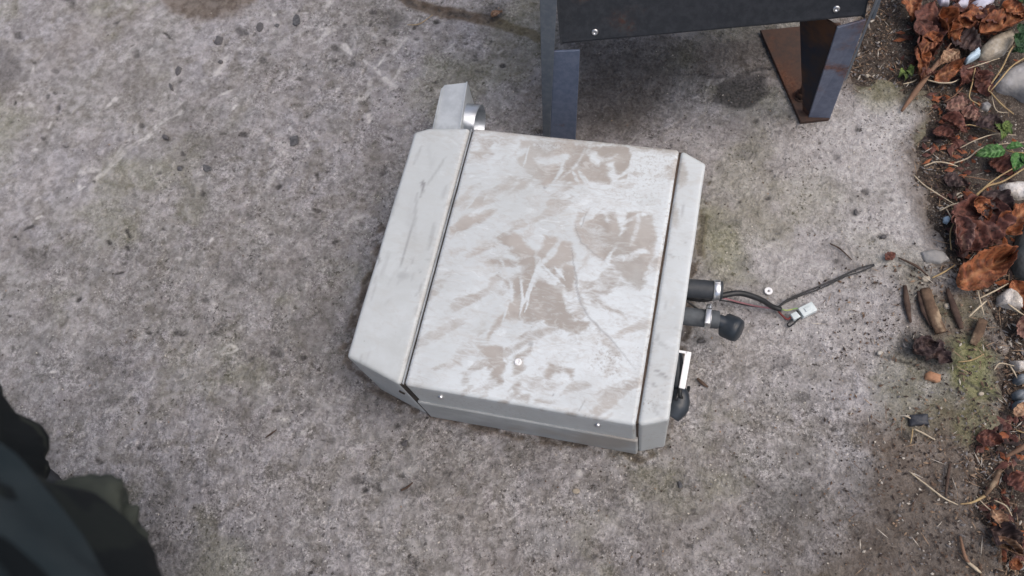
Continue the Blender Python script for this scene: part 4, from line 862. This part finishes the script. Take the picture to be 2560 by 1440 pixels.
for k, (x, y, r, lb) in enumerate(((2550, 950, 16, 'upper of three blue grey pebbles at the picture edge'), (2548, 990, 18, 'wet blue grey pebble in the middle of three'), (2545, 1015, 15, 'lowest of three blue grey pebbles at the picture edge'))):
    stone('pebble', [(x + r * math.cos(a) * 1.15, y + r * math.sin(a) * .8) for a in np.linspace(0, 6, 8)], .016, M_WET, lb, 'pebble', 'blue grey pebbles at the edge', z=gz, seed=30 + k)
stone('chip', [(2312, 935), (2322, 928), (2352, 938), (2350, 955), (2340, 957), (2312, 948)], .006, simple('orange_wood', (.40, .23, .14), (.32, .17, .10), .7, 0, 60, .2, .001), 'flat orange wood chip below the dark leaf heap', 'wood chip', seed=14, z=-.001)
for k, (x, y, r, lb) in enumerate(((740, 50, 15, 'round black pebble near the top, largest of its row'), (650, 70, 15, 'dark pebble between the black one and the brown stain'), (548, 100, 14, 'flat dark pebble below the brown stain'), (693, 64, 8, 'small dark pebble between two larger ones'),
                                   (447, 177, 14, 'dark ringed pebble left of centre in the upper slab'), (428, 217, 11, 'grey oval pebble just below the ringed pebble'), (518, 421, 13, 'dark oval pebble alone on pale concrete'), (551, 155, 6, 'tiny dark pebble level with the ringed pebble'),
                                   (413, 343, 9, 'dark pebble under a pale chip beside the long scratch'), (449, 421, 8, 'small jagged dark stone near the oval pebble'), (2140, 532, 10, 'dark pebble on bright concrete near the slab edge'), (2208, 592, 9, 'grey pebble above the black cable end'),
                                   (1700, 1212, 9, 'dark pebble below the heater corner'), (1752, 852, 9, 'dark triangular stone below the plug'), (1012, 1110, 12, 'blue grey pebble below the heater front'), (735, 352, 15, 'flat greenish pebble worn level with the slab'))):
    el = random.uniform(.5, .85); ro = random.uniform(0, 3); rd = [random.uniform(.62, 1.22) for _ in range(8)]
    q = [(x + r * (math.cos(a) * math.cos(ro) - el * math.sin(a) * math.sin(ro)) * g_, y + r * (math.cos(a) * math.sin(ro) + el * math.sin(a) * math.cos(ro)) * g_) for a, g_ in zip(np.linspace(0, 5.5, 8), rd)]
    stone('pebble', q, random.uniform(.0016, .0034), M_PEB if k % 3 else M_PEB2, lb, 'pebble', 'dark pebbles on the slab', z=-.0012, seed=40 + k)
for k, (x, y, r, lb) in enumerate(((2168, 190, 5, 'white pebble at the soil edge beside the stand foot'), (2200, 883, 7, 'white chip near the dark crack'), (1952, 778, 5, 'x'), (2205, 812, 7, 'white oval pebble above the dark crack'), (2262, 1178, 6, 'white pebble by the long straw'), (2452, 985, 7, 'pale pebble on green film'), (2315, 697, 10, 'pale stone at the head of the bark stick'), (2370, 765, 10, 'cream pebble beside the bark stick'), (2375, 1332, 9, 'pale pebble on lower dirt'), (1440, 1228, 9, 'pale chip under the heater front'))):
    if k in (2, 3, 4, 8): continue
    q = [(x + r * math.cos(a) * 1.15, y + r * math.sin(a) * .8) for a in np.linspace(0, 5.6, 9)]
    stone('pebble', q, .003, M_BEIGEST, lb, 'pebble', 'pale pebbles', z=-.001, seed=70 + k)
# washer
wp = px(1921, 728, .0005); V, F = lathe(wp, (0, .05, 1), [(0, .0062), (.0016, .0062), (.002, .0055), (.0018, .0022), (.0008, .0016), (0, .0016)], 28)
tag(mesh_obj('washer', V, F, M_WPL), 'small white washer on the concrete between hose and cable', 'washer')
# sticks, bark, straw, roots
M_BARK = simple('bark', (.15, .10, .068), (.085, .055, .038), .85, 0, 70, .2, .0015, (.33, .25, .17))
M_DKST = simple('dark_wood', (.055, .036, .03), (.095, .065, .05), .85, 0, 80, .2, .001)
M_STRAW = simple('straw', (.42, .31, .16), (.30, .21, .11), .7, 0, 60)
M_STRAWP = simple('pale_straw', (.52, .44, .32), (.40, .33, .24), .7, 0, 60)
M_TWIG = simple('twig_brown', (.22, .13, .085), (.15, .09, .06), .8, 0, 60)
def stick(name, pts, rad, mat, label, cat, group=None, flat=1.0, wob=.05, seg=8):
    V, F = tube(P3(*pts), rad, seg, 5, flat, wob); o = mesh_obj(name, V, F, mat); return tag(o, label, cat, group)
stick('bark_stick', [(2312, 722, .006), (2328, 770, .008), (2352, 832, .007)], [.0075, .009, .0085], M_BARK, 'thick weathered bark stick with a pale worn end', 'stick', None, .6, .08, 14)
stick('bark_stick', [(2296, 728, .004), (2310, 775, .005), (2328, 815, .004)], [.003, .005, .002], M_DKST, 'thin dark strip along the thick bark stick', 'stick', None, .6, .1)
stick('bark_stick', [(2262, 714, .002), (2268, 760, .004), (2276, 806, .002)], [.003, .0048, .002], M_DKST, 'dark splinter on concrete beside the bark stick', 'stick', None, .6, .1)
stick('bark_stick', [(2368, 722, .003), (2385, 770, .005), (2404, 822, .003)], [.003, .0055, .004], M_DKST, 'dark brown strip between the bark stick and the white stone', 'stick', None, .6, .1)
stick('bark_stick', [(2458, 800, .006), (2447, 830, .007), (2432, 862, .004)], [.007, .007, .005], M_BARK, 'short stubby bark piece above the green film', 'stick', None, .5, .1, 12)
stick('brown_stalk', [(2378, 108, .020), (2345, 155, .018), (2318, 190, .014), (2285, 235, .008), (2254, 278, .004)], [.001, .003, .004, .005, .002], M_TWIG, 'long brown stalk pointing out of the orange leaves onto the slab', 'stalk', None, .8, .06, 10)
stick('dark_twig', [(2375, 1160, .003), (2368, 1205, .004), (2364, 1240, .003)], [.0018, .0024, .0012], M_DKST, 'upright dark twig on lower dirt', 'twig')
stick('dark_twig', [(1743, 946, .002), (1756, 958, .003), (1770, 968, .002)], [.002, .003, .0015], M_DKST, 'short dark twig beside the white bracket', 'twig')
stick('dark_twig', [(2075, 609, .002), (2100, 622, .003), (2130, 650, .002)], [.0010, .0012, .0008], M_DKST, 'thin curved twig on concrete above the cable', 'twig')
stick('dark_twig', [(664, 1094, .002), (678, 1084, .003), (692, 1074, .002)], [.0010, .0016, .0008], M_DKST, 'small dark twig lying below the wide end cover', 'twig')
stick('dark_twig', [(1002, 1226, .002), (1018, 1218, .002), (1032, 1206, .002)], [.0015, .0020, .001], M_DKST, 'short brown twig further below the heater', 'twig')
stick('dark_twig', [(2246, 644, .003), (2290, 665, .005), (2320, 690, .003)], [.001, .0022, .001], M_DKST, 'dark twig beside the flat pale stone', 'twig')
stick('root', [(2580, 1105, .012), (2540, 1128, .012), (2513, 1142, .006)], [.004, .0032, .002], M_TWIG, 'brown root entering at the lower edge', 'root')
stick('root', [(2500, 1174, .006), (2486, 1205, .009), (2462, 1240, .006)], [.0028, .0042, .0022], M_BARK, 'thick yellowish root segment above its thin tail', 'root')
stick('root', [(2462, 1240, .006), (2430, 1256, .005), (2400, 1260, .004)], [.0020, .0014, .0010], M_STRAW, 'thin yellow tail of root curling over dirt', 'root')
stick('dark_twig', [(2400, 1340, .002), (2412, 1390, .004), (2425, 1410, .003)], [.0015, .0025, .002], M_TWIG, 'brown twig lower in the dirt', 'twig')
stick('dark_twig', [(2418, 1404, .003), (2440, 1422, .004), (2452, 1432, .002)], [.002, .0024, .0012], M_STRAWP, 'pale stub of twig near the bottom', 'twig')
G_ST = 'straws and grass stems by the slab edge'
straws = [([(2560, 108, .03), (2532, 117, .03), (2505, 170, .028), (2472, 220, .02), (2478, 232, .016)], M_STRAW, .0013, 'bent yellow straw crossing in front of the big grey stone'),
          ([(2570, 140, .03), (2530, 165, .03), (2500, 200, .026), (2476, 228, .018)], M_STRAW, .0014, 'straw joining the bent one from the edge'),
          ([(2474, 228, .016), (2505, 262, .018), (2535, 286, .014)], M_STRAW, .0013, 'straw running below the big grey stone'),
          ([(2478, 230, .014), (2490, 275, .012), (2520, 282, .01)], M_STRAWP, .0009, 'thin pale straw beneath the big grey stone'),
          ([(2318, 200, .016), (2350, 207, .018), (2380, 206, .018), (2400, 197, .014)], M_STRAWP, .0013, 'pale curved straw under the folded amber leaf'),
          ([(2258, 210, .004), (2280, 205, .005), (2292, 198, .006)], M_STRAWP, .0012, 'short pale straw beside the moss patch'),
          ([(2438, 170, .02), (2430, 210, .02), (2424, 245, .016), (2450, 262, .012)], M_STRAW, .0011, 'hooked straw between the leaves and small pebble'),
          ([(2418, 172, .02), (2460, 158, .024), (2500, 145, .02)], M_STRAWP, .0009, 'thin straw under the beige stone'),
          ([(2360, 255, .006), (2385, 240, .01), (2408, 218, .006)], M_TWIG, .0011, 'brown straw above the salmon leaf'),
          ([(2365, 150, .02), (2345, 165, .02), (2325, 180, .018)], M_TWIG, .0011, 'thin twig over the brown stalk'),
          ([(2468, 55, .02), (2490, 30, .024), (2515, 5, .02)], M_STRAW, .0012, 'straw rising past the lilac chips'),
          ([(2538, 22, .02), (2560, 40, .02)], M_STRAW, .0016, 'short thick straw in the top corner'),
          ([(2310, 415, .003), (2340, 405, .008), (2370, 408, .010), (2395, 416, .006)], M_STRAWP, .0013, 'pale arched straw reaching onto the slab'),
          ([(2385, 408, .008), (2420, 395, .012), (2450, 372, .014), (2490, 362, .016), (2565, 355, .018)], M_STRAWP, .0012, 'long pale stem passing the big green leaf'),
          ([(2284, 437, .002), (2310, 462, .004), (2345, 485, .005), (2388, 512, .004)], M_STRAWP, .0011, 'long thin straw sloping along the slab edge'),
          ([(2350, 527, .003), (2380, 512, .008), (2420, 502, .010)], M_STRAWP, .0013, 'white straw pointing at the blue shard'),
          ([(2400, 440, .008), (2440, 445, .010), (2480, 452, .012)], M_TWIG, .0011, 'brown stem above the white stone'),
          ([(2440, 487, .016), (2470, 465, .020), (2510, 452, .022), (2570, 415, .02)], M_STRAW, .0016, 'thick yellow stem arching over the white stone'),
          ([(2435, 500, .012), (2460, 470, .02), (2500, 440, .024), (2570, 400, .02)], M_STRAW, .0013, 'yellow stem just above the arching one'),
          ([(2380, 520, .006), (2390, 545, .010), (2376, 580, .012), (2378, 625, .006)], M_STRAW, .0012, 'curving straw on the slab side of the maroon leaf'),
          ([(2366, 522, .004), (2376, 540, .006), (2382, 550, .004)], M_STRAWP, .0011, 'tiny straw above the blue shard'),
          ([(2330, 695, .004), (2360, 680, .008), (2388, 662, .006)], M_STRAW, .0014, 'straw from the bark stick to the maroon leaf'),
          ([(2450, 745, .006), (2485, 728, .010), (2522, 708, .008)], M_STRAWP, .0013, 'straw sloping towards the white crumbly stone'),
          ([(2440, 712, .006), (2450, 750, .010), (2460, 788, .006)], M_STRAWP, .0011, 'upright straw above the stubby bark piece'),
          ([(2422, 792, .006), (2445, 770, .010), (2466, 752, .008)], M_STRAWP, .0015, 'pale thick straw crossing the upright one'),
          ([(2520, 760, .012), (2545, 778, .010), (2560, 788, .008)], M_STRAWP, .0015, 'straw under the white crumbly stone'),
          ([(2285, 1072, .003), (2310, 1084, .004), (2338, 1100, .003)], M_STRAWP, .0013, 'straw just below the square slate'),
          ([(2282, 1072, .003), (2280, 1090, .004), (2276, 1110, .003)], M_STRAW, .0009, 'short straw dropping from the slate corner'),
          ([(2272, 1178, .003), (2320, 1215, .006), (2360, 1245, .006), (2395, 1262, .003)], M_STRAWP, .0012, 'long straw pointing to the yellow root tail'),
          ([(2310, 1205, .003), (2330, 1225, .004), (2336, 1230, .003)], M_STRAW, .0010, 'short straw beside the long one'),
          ([(2395, 905, .004), (2430, 900, .006), (2460, 885, .006)], M_STRAW, .0011, 'thin straw on the green film'),
          ([(2485, 925, .006), (2500, 908, .008), (2535, 915, .006)], M_STRAWP, .0012, 'bent straw on soil right of the green film'),
          ([(2525, 915, .004), (2535, 930, .006), (2545, 950, .004)], M_STRAWP, .0013, 'stubby straw beside the cream pebble'),
          ([(1018, 62, .002), (1048, 60, .002), (1082, 37, .002)], M_STRAW, .0010, 'fine curved grass stem near the dark joint'),
          ([(2485, 1250, .004), (2515, 1265, .008), (2530, 1290, .004)], M_STRAWP, .0011, 'curved straw above the peach leaf'),
          ([(2440, 1240, .004), (2470, 1270, .006), (2505, 1295, .004)], M_STRAWP, .0009, 'fine straw between root and peach leaf'),
          ([(2540, 1075, .004), (2560, 1082, .006)], M_STRAW, .0012, 'straw end at the picture edge above the root'),
          ([(2400, 370, .006), (2440, 350, .012), (2490, 335, .014), (2540, 338, .012)], M_STRAWP, .0010, 'straw running behind the small sprig'),
          ([(2390, 320, .006), (2420, 312, .008), (2450, 318, .010), (2490, 330, .01)], M_STRAW, .0010, 'slim straw over the purple brown leaf'),
          ([(2285, 1060, .003), (2275, 1045, .004), (2262, 1040, .003)], M_STRAWP, .0013, 'pale sliver beside the slate')]
for pts, m, r, lb in straws:
    pts = [(a, b_, c_ * .8) for a, b_, c_ in pts]
    stick('straw', pts, [r * .8, r, r * .6], m, lb, 'straw', G_ST, 1.0, .05, 6)
# green sprigs
def sprig(label, leaves, stem, mat, nm='weed'):
    e_ = empty(nm, label, 'weed')
    V, F = tube(P3(*stem), .0012, 7); mesh_obj('stem', V, F, M_STRAW, e_)
    for k, (b0, t0, wd, z) in enumerate(leaves): leaf_mesh(b0, t0, wd, .25, z, .008, .05, 100 + k + int(b0[0]), .25, 'leaf', mat, e_)
sprig('weed sprig with a long bright green leaf and a round one', [((2512, 378), (2438, 388), 40, .020), ((2548, 384), (2535, 428), 40, .018), ((2560, 388), (2580, 420), 40, .02), ((2515, 372), (2560, 366), 22, .022)], ((2515, 376, .018), (2545, 382, .014), (2580, 380, .01)), M_GREEN)
sprig('small yellow green sprig above the bright green leaf', [((2505, 325), (2485, 310), 22, .016), ((2508, 325), (2525, 308), 24, .018), ((2506, 328), (2502, 352), 22, .016), ((2506, 326), (2530, 335), 18, .016)], ((2506, 326, .014), (2515, 340, .004)), M_OLIVE)
sprig('dark green foliage at the top corner beside the beige stone', [((2560, 120), (2535, 90), 44, .022), ((2565, 130), (2530, 130), 40, .018), ((2560, 90), (2548, 60), 34, .02), ((2560, 10), (2548, -15), 40, .03)], ((2560, 130, .012), (2575, 90, .02)), simple('dark_green_leaf', (.035, .085, .03), (.02, .05, .025), .6, 0, 60))
sprig('low green moss cushion beside the slab corner under the leaves', [((2262, 178), (2246, 192), 18, .006), ((2266, 176), (2280, 192), 20, .008), ((2264, 180), (2262, 200), 18, .006), ((2270, 176), (2285, 170), 16, .008)], ((2264, 180, .004), (2270, 184, .002)), M_OLIVE, 'moss_cushion')

# loose crumbs nobody could count: grit on the slab, litter on the soil
def crumbs(name, n, region, mats, size, zf, elong=(1, 2.2), label=None):
    bmV, bmF, mi = [], [], []
    for i in range(n):
        u, v = region()
        if u is None: continue
        p = px(u, v, 0); z = zf(p, u, v); s = size(); k = random.uniform(*elong)
        if name == 'leaf_litter' and z == 0: s *= .9; k = 1 + (k - 1) * random.random()
        a = random.uniform(0, math.pi)
        e1 = np.array([math.cos(a), math.sin(a), random.uniform(-.2, .2)]) * s * k; e2 = np.array([-math.sin(a), math.cos(a), random.uniform(-.2, .2)]) * s; e3 = np.array([0, 0, s * random.uniform(.4, .8)])
        c = np.array([p[0], p[1], z]); b0 = len(bmV); j = lambda: random.uniform(.7, 1.25)
        bmV += [c + e1 * j(), c + e2 * j(), c - e1 * j(), c - e2 * j(), c + e3 * j(), c - e3]
        bmF += [[b0 + q, b0 + (q + 1) % 4, b0 + 4] for q in range(4)] + [[b0 + (q + 1) % 4, b0 + q, b0 + 5] for q in range(4)]
        mi += [random.choices(range(len(mats)), [m[1] for m in mats])[0]] * 8
    me = bpy.data.meshes.new(name); me.from_pydata([tuple(v) for v in bmV], [], bmF)
    for m in mats: me.materials.append(m[0])
    me.polygons.foreach_set('material_index', mi); me.update(); o = bpy.data.objects.new(name, me); COL.objects.link(o); return tag(o, label, None, None, 'stuff')
rp_ = np.random.default_rng(5)
cand = np.stack([rp_.uniform(2040, 2820, 90000), rp_.uniform(-160, 1640, 90000)], 1); cd_ = poly_sd(cand, SOIL)
ok_ = (cd_ < rp_.choice([0, 10, 30], 90000)) | ((cand[:, 1] > 660) & (rp_.random(90000) < .55) & (cd_ < rp_.random(90000) ** 1.7 * 460))
POOL = cand[ok_].tolist(); POOLD = cd_[ok_].tolist()
SDMAP = {}
def in_soil():
    k = random.randrange(len(POOL)); SDMAP[tuple(POOL[k])] = POOLD[k]; return tuple(POOL[k])
def sz(p, u, v):
    d = SDMAP.get((u, v))
    if d is None: d = poly_sd(np.array([[u, v]]), SOIL)[0]
    return (soil_z(p[0], p[1]) + .003) if d < 0 else .0
m_cd = simple('crumb_dark', (.045, .032, .026)); m_cb = simple('crumb_brown', (.13, .085, .06)); m_cw = simple('crumb_pale', (.50, .46, .40)); m_ct = simple('crumb_tan', (.30, .21, .14)); m_cg = simple('crumb_grey', (.2, .19, .19))
crumbs('leaf_litter', 34000, in_soil, [(m_cd, 5), (m_cb, 4), (m_cw, .45), (m_ct, 1.3), (m_cg, 2)], lambda: random.choice((.0006, .0007, .0009, .0012, .0019)), sz, (1, 3.6), 'crumbs of soil, leaf and gravel beside the slab')
crumbs('grit', 3400, lambda: (random.uniform(-60, 2330) if random.random() < .6 else random.uniform(1350, 2330), random.uniform(-40, 1480)), [(m_cd, 3.2), (m_cb, 2), (m_cw, 2.0), (m_ct, .7), (m_cg, 3)], lambda: random.choice((.0005, .0007, .0009, .0014)), lambda p, u, v: .0003, (1, 1.8), 'fine grit scattered over the slab')
def fib():
    u, v = in_soil(); return u, v
crumbs('plant_fibres', 1300, fib, [(m_ct, 3), (m_cb, 4), (m_cw, 1)], lambda: random.choice((.0005, .0007)), lambda p, u, v: sz(p, u, v) + .003, (8, 22), 'fine plant fibres on the soil')

def frag_at():
    c = random.choice(((2340, 90, 70), (2430, 110, 90), (2480, 40, 70), (2450, 620, 80), (2520, 560, 60), (2400, 300, 70), (2330, 860, 50), (2500, 1330, 60), (2540, 1080, 80), (2420, 420, 90)))
    return random.gauss(c[0], c[2] * .7), random.gauss(c[1], c[2] * .7)
def frag_ok():
    while True:
        u, v = frag_at()
        if poly_sd(np.array([[u, v]]), SOIL)[0] < 0: return u, v
m_fo = simple('fragment_orange', (.30, .10, .04), (.17, .055, .03), .6); m_fm = simple('fragment_maroon', (.12, .05, .04), (.07, .03, .025), .6); m_fd = simple('fragment_dark', (.05, .034, .03), (.03, .02, .02), .6)
crumbs('leaf_fragments', 900, frag_ok, [(m_fo, 2), (m_fm, 4), (m_fd, 4)], lambda: random.uniform(.002, .006), lambda p, u, v: sz(p, u, v) + .002, (1, 2.6), 'torn scraps of dead leaf between the whole leaves')

# ------------------------------------------------------------------ person standing beside the camera
person = empty('person', 'person in dark blue jacket and camouflage trousers standing over the slab corner', 'person')
FW = np.array([.49, .872, 0]); RT = np.array([.872, -.49, 0]); UPV = np.array([0, 0, 1.0]); BC = np.array([-.007, -.402, 0])
def B(r, f, z): return BC + RT * r + FW * f + UPV * z
M_SKIN = simple('skin', (.45, .27, .20), (.40, .23, .17), .55, 0, 40)
joints = {'pelvis': (-.02, -.02, .90, .11), 'waist': (0, -.02, 1.08, .115), 'chest': (0, -.02, 1.32, .13), 'neck0': (0, -.02, 1.47, .06), 'neck1': (0, .0, 1.54, .055), 'head0': (0, .01, 1.60, .078), 'head1': (0, .005, 1.67, .092), 'head2': (0, -.005, 1.74, .07),
          'hipr': (.05, .0, .86, .085), 'kneer': (-.19, -.02, .49, .055), 'ankr': (-.38, -.28, .09, .038), 'toer': (-.38, -.15, .035, .03), 'hipl': (-.13, -.01, .86, .085), 'kneel': (-.36, -.03, .49, .055), 'ankl': (-.58, -.28, .09, .038), 'toel': (-.59, -.15, .035, .03),
          'shr': (.18, -.03, 1.40, .055), 'elr': (.27, -.06, 1.14, .042), 'wrr': (.29, .10, 1.21, .027), 'pmr': (.29, .15, 1.24, .028), 'shl': (-.18, -.03, 1.40, .055), 'ell': (-.27, -.08, 1.12, .042), 'wrl': (-.29, -.04, .88, .027), 'pml': (-.29, -.03, .80, .028)}
names = list(joints); V = [tuple(B(*joints[k][:3])) for k in names]; rads = [joints[k][3] for k in names]; ix = {k: i for i, k in enumerate(names)}
E_ = [('pelvis', 'waist'), ('waist', 'chest'), ('chest', 'neck0'), ('neck0', 'neck1'), ('neck1', 'head0'), ('head0', 'head1'), ('head1', 'head2'), ('pelvis', 'hipr'), ('hipr', 'kneer'), ('kneer', 'ankr'), ('ankr', 'toer'), ('pelvis', 'hipl'), ('hipl', 'kneel'), ('kneel', 'ankl'), ('ankl', 'toel'),
      ('chest', 'shr'), ('shr', 'elr'), ('elr', 'wrr'), ('wrr', 'pmr'), ('chest', 'shl'), ('shl', 'ell'), ('ell', 'wrl'), ('wrl', 'pml')]
E_ = [(ix[a], ix[b_]) for a, b_ in E_]
for side, pm, dr in (('r', 'pmr', FW * .5 + UPV * .6), ('l', 'pml', -UPV * .95 + FW * .2)):
    p0 = B(*joints[pm][:3]); dr = dr / np.linalg.norm(dr); cr = np.cross(dr, RT); 
    for k, (o_, ln_) in enumerate(((-.027, .066), (-.009, .076), (.009, .070), (.027, .055))):
        b1 = p0 + cr * o_ * .8 + dr * .03; b2 = b1 + dr * ln_ * .5 + cr * o_ * .2; b3 = b2 + dr * ln_ * .45 + RT * (-.012 if side == 'r' else .012); i0 = len(V)
        V += [tuple(b1), tuple(b2), tuple(b3)]; rads += [.0095, .0085, .007]; E_ += [(ix[pm], i0), (i0, i0 + 1), (i0 + 1, i0 + 2)]
    t1 = p0 - cr * .035; t2 = t1 - cr * .015 + dr * .03; i0 = len(V); V += [tuple(t1), tuple(t2)]; rads += [.011, .009]; E_ += [(ix[pm], i0), (i0, i0 + 1)]
me = bpy.data.meshes.new('body'); me.from_pydata(V, E_, []); body = bpy.data.objects.new('body', me); COL.objects.link(body); body.parent = person
sk = body.modifiers.new('skin', 'SKIN'); sk.use_smooth_shade = True
for i, r in enumerate(rads): me.skin_vertices[0].data[i].radius = (r, r)
me.skin_vertices[0].data[0].use_root = True; ss = body.modifiers.new('sub', 'SUBSURF'); ss.levels = 1; ss.render_levels = 1; me.materials.append(M_SKIN)
def loft(rings, seg=48, wr=.004, seed=0, caps=False):
    """rings: (centre, half width, half depth); cloth folds of height wr"""
    C0 = np.array([r[0] for r in rings], float); n = (len(rings) - 1) * 7 + 1; t = np.linspace(0, len(rings) - 1, n)
    V, F = [], []
    Ci = smooth_path(C0, 7); a_ = np.interp(t, range(len(rings)), [r[1] for r in rings]); b_ = np.interp(t, range(len(rings)), [r[2] for r in rings])
    T = np.gradient(Ci, axis=0); T /= np.linalg.norm(T, axis=1)[:, None]
    for i in range(n):
        s = RT - T[i] * (RT @ T[i]); s = s / np.linalg.norm(s) if np.linalg.norm(s) > .2 else FW; u = np.cross(T[i], s)
        for j in range(seg):
            an = 2 * math.pi * j / seg; f = wr * float(fbm(np.array([math.cos(an) * 1.6 + i * .05]), np.array([math.sin(an) * 1.6 + i * .28]), 3, seed)[0]) * 2.2
            V.append(Ci[i] + s * math.cos(an) * (a_[i] + f) + u * math.sin(an) * (b_[i] + f))
    for i in range(n - 1):
        for j in range(seg): x, y = i * seg + j, i * seg + (j + 1) % seg; F.append([x, y, y + seg, x + seg])
    return V, F
def camo():
    n = NT('camouflage_cloth', .9, 0, .15); a, b_, c_ = n.noise(7, 2, .5, .6), n.noise(9, 2, .5, .8), n.noise(600, 2, .5)
    c = n.mix(n.ramp(a, .50, .53), (.010, .014, .016), (.020, .026, .024)); c = n.mix(n.ramp(b_, .62, .66), c, (.042, .048, .040)); n.color(n.mix(n.ramp(c_, .3, .7, 0, .3), c, (.01, .01, .012))); n.bump(c_, .001, .5); return n.m
M_CAMO = camo(); M_CAMOP = simple('faded_green_cloth', (.060, .068, .055), (.025, .030, .027), .9, 0, 12); M_JKT = simple('dark_blue_jacket_cloth', (.016, .026, .031), (.034, .045, .050), .85, 0, 9, .2, .0008, None, 500)
tr = MB()
for s, LG in ((1, [(-.02, -.02, 1.02), (.03, .0, .88), (-.055, .035, .70), (-.19, -.02, .50), (-.29, -.14, .28), (-.38, -.27, .08)]), (-1, [(-.04, -.02, 1.02), (-.12, -.0, .88), (-.22, .03, .70), (-.36, -.03, .50), (-.48, -.15, .28), (-.58, -.27, .08)])):
    tr.add(*loft([(B(*q), w_, d_) for q, w_, d_ in zip(LG, (.10, .11, .11, .095, .080, .075), (.12, .12, .108, .092, .08, .085))], 72, .016, 3 + s))
tro = tr.build('trousers', M_CAMO, person)
jk = MB(); jk.add(*loft([(B(-.008, -.006, .76), .218, .165), (B(-.01, -.012, .85), .205, .160), (B(-.008, -.010, .95), .196, .157), (B(0, -.015, 1.12), .19, .15), (B(0, -.02, 1.32), .205, .15), (B(0, -.03, 1.44), .14, .10), (B(0, -.02, 1.50), .07, .07)], 96, .011, 11))
for s in (1, -1):
    J = [joints[k + ('r' if s > 0 else 'l')] for k in ('sh', 'el', 'wr')]; p = [B(*j[:3]) for j in J]
    jk.add(*loft([(p[0] - RT * s * .05, .075, .08), (p[0], .08, .085), (p[0] * .5 + p[1] * .5, .068, .07), (p[1], .062, .062), (p[1] * .4 + p[2] * .6, .052, .052), (p[2], .045, .045)], 32, .004, 14 + s))
jo = jk.build('jacket', M_JKT, person)
for s, an, toe in ((1, 'ankr', 'toer'), (-1, 'ankl', 'toel')):
    a_, t_ = B(*joints[an][:3]), B(*joints[toe][:3]); m = MB(); m.add(*tube([a_ + UPV * .10, a_, a_ - FW * .03 - UPV * .045, a_ + FW * .03 - UPV * .045, (a_ + t_) / 2 - UPV * .02, t_ + FW * .04], [.058, .06, .052, .05, .052, .040], 20, 4)); m.build('boot', M_RUBBER, person)
V, F = lathe(B(0, -.018, 1.60), UPV, [(0, .097), (.05, .106), (.10, .102), (.14, .080), (.165, .045), (.175, .001)], 28); V = [v - FW * .012 for v in V]; hair = mesh_obj('hair', V, F, simple('brown_hair', (.06, .04, .03)), person)
for s in (-1, 1):
    bm_ = MB(); bm_.add(*lathe(B(.032 * s, .088, 1.645), FW, [(0, .011), (.006, .009), (.009, .004), (.0095, .0001)], 14)); bm_.build('eye', M_WPL, person)
nb = MB(); nb.add(*tube([B(0, .090, 1.655), B(0, .104, 1.625), B(0, .112, 1.605), B(0, .092, 1.600)], [.006, .010, .013, .008], 12)); nb.build('nose', M_SKIN, person)
mb_ = MB(); mb_.add(*tube([B(-.026, .082, 1.572), B(0, .092, 1.568), B(.026, .082, 1.572)], [.003, .006, .003], 8)); mb_.build('mouth', simple('lips', (.35, .14, .12)), person)
# cargo pocket flap on the near thigh
pf = MB(); o_n = FW * .97 + RT * .25; o_t = np.cross(UPV, o_n); c_ = B(-.105, .118, .60) - o_n * .012; 
for a_, b_, hh in ((.034, .010, .036), (.038, .010, .016)):
    cz = c_ + (UPV * .022 + o_n * .012 if hh < .05 else 0 * UPV); gu = []
    nn_ = 28; Vp, Fp = [], []
    for iu in range(nn_):
        for iv in range(nn_):
            uu, vv = iu / (nn_ - 1) * 2 - 1, iv / (nn_ - 1) * 2 - 1; k_ = max(0, (1 - abs(uu) ** 3) * (1 - abs(vv) ** 3))
            w_ = float(fbm(np.array([uu * 2.1 + hh * 90]), np.array([vv * 2.1]), 3, 88)[0])
            Vp.append(cz + o_t * (uu * a_ + .006 * w_) + UPV * vv * hh + o_n * (-.012 + k_ ** .5 * (b_ + .018 + .016 * w_)))
    Fp = [[x * nn_ + y, (x + 1) * nn_ + y, (x + 1) * nn_ + y + 1, x * nn_ + y + 1] for x in range(nn_ - 1) for y in range(nn_ - 1)]; pf.add(Vp, Fp)
pf.build('pocket', M_CAMOP, tro)
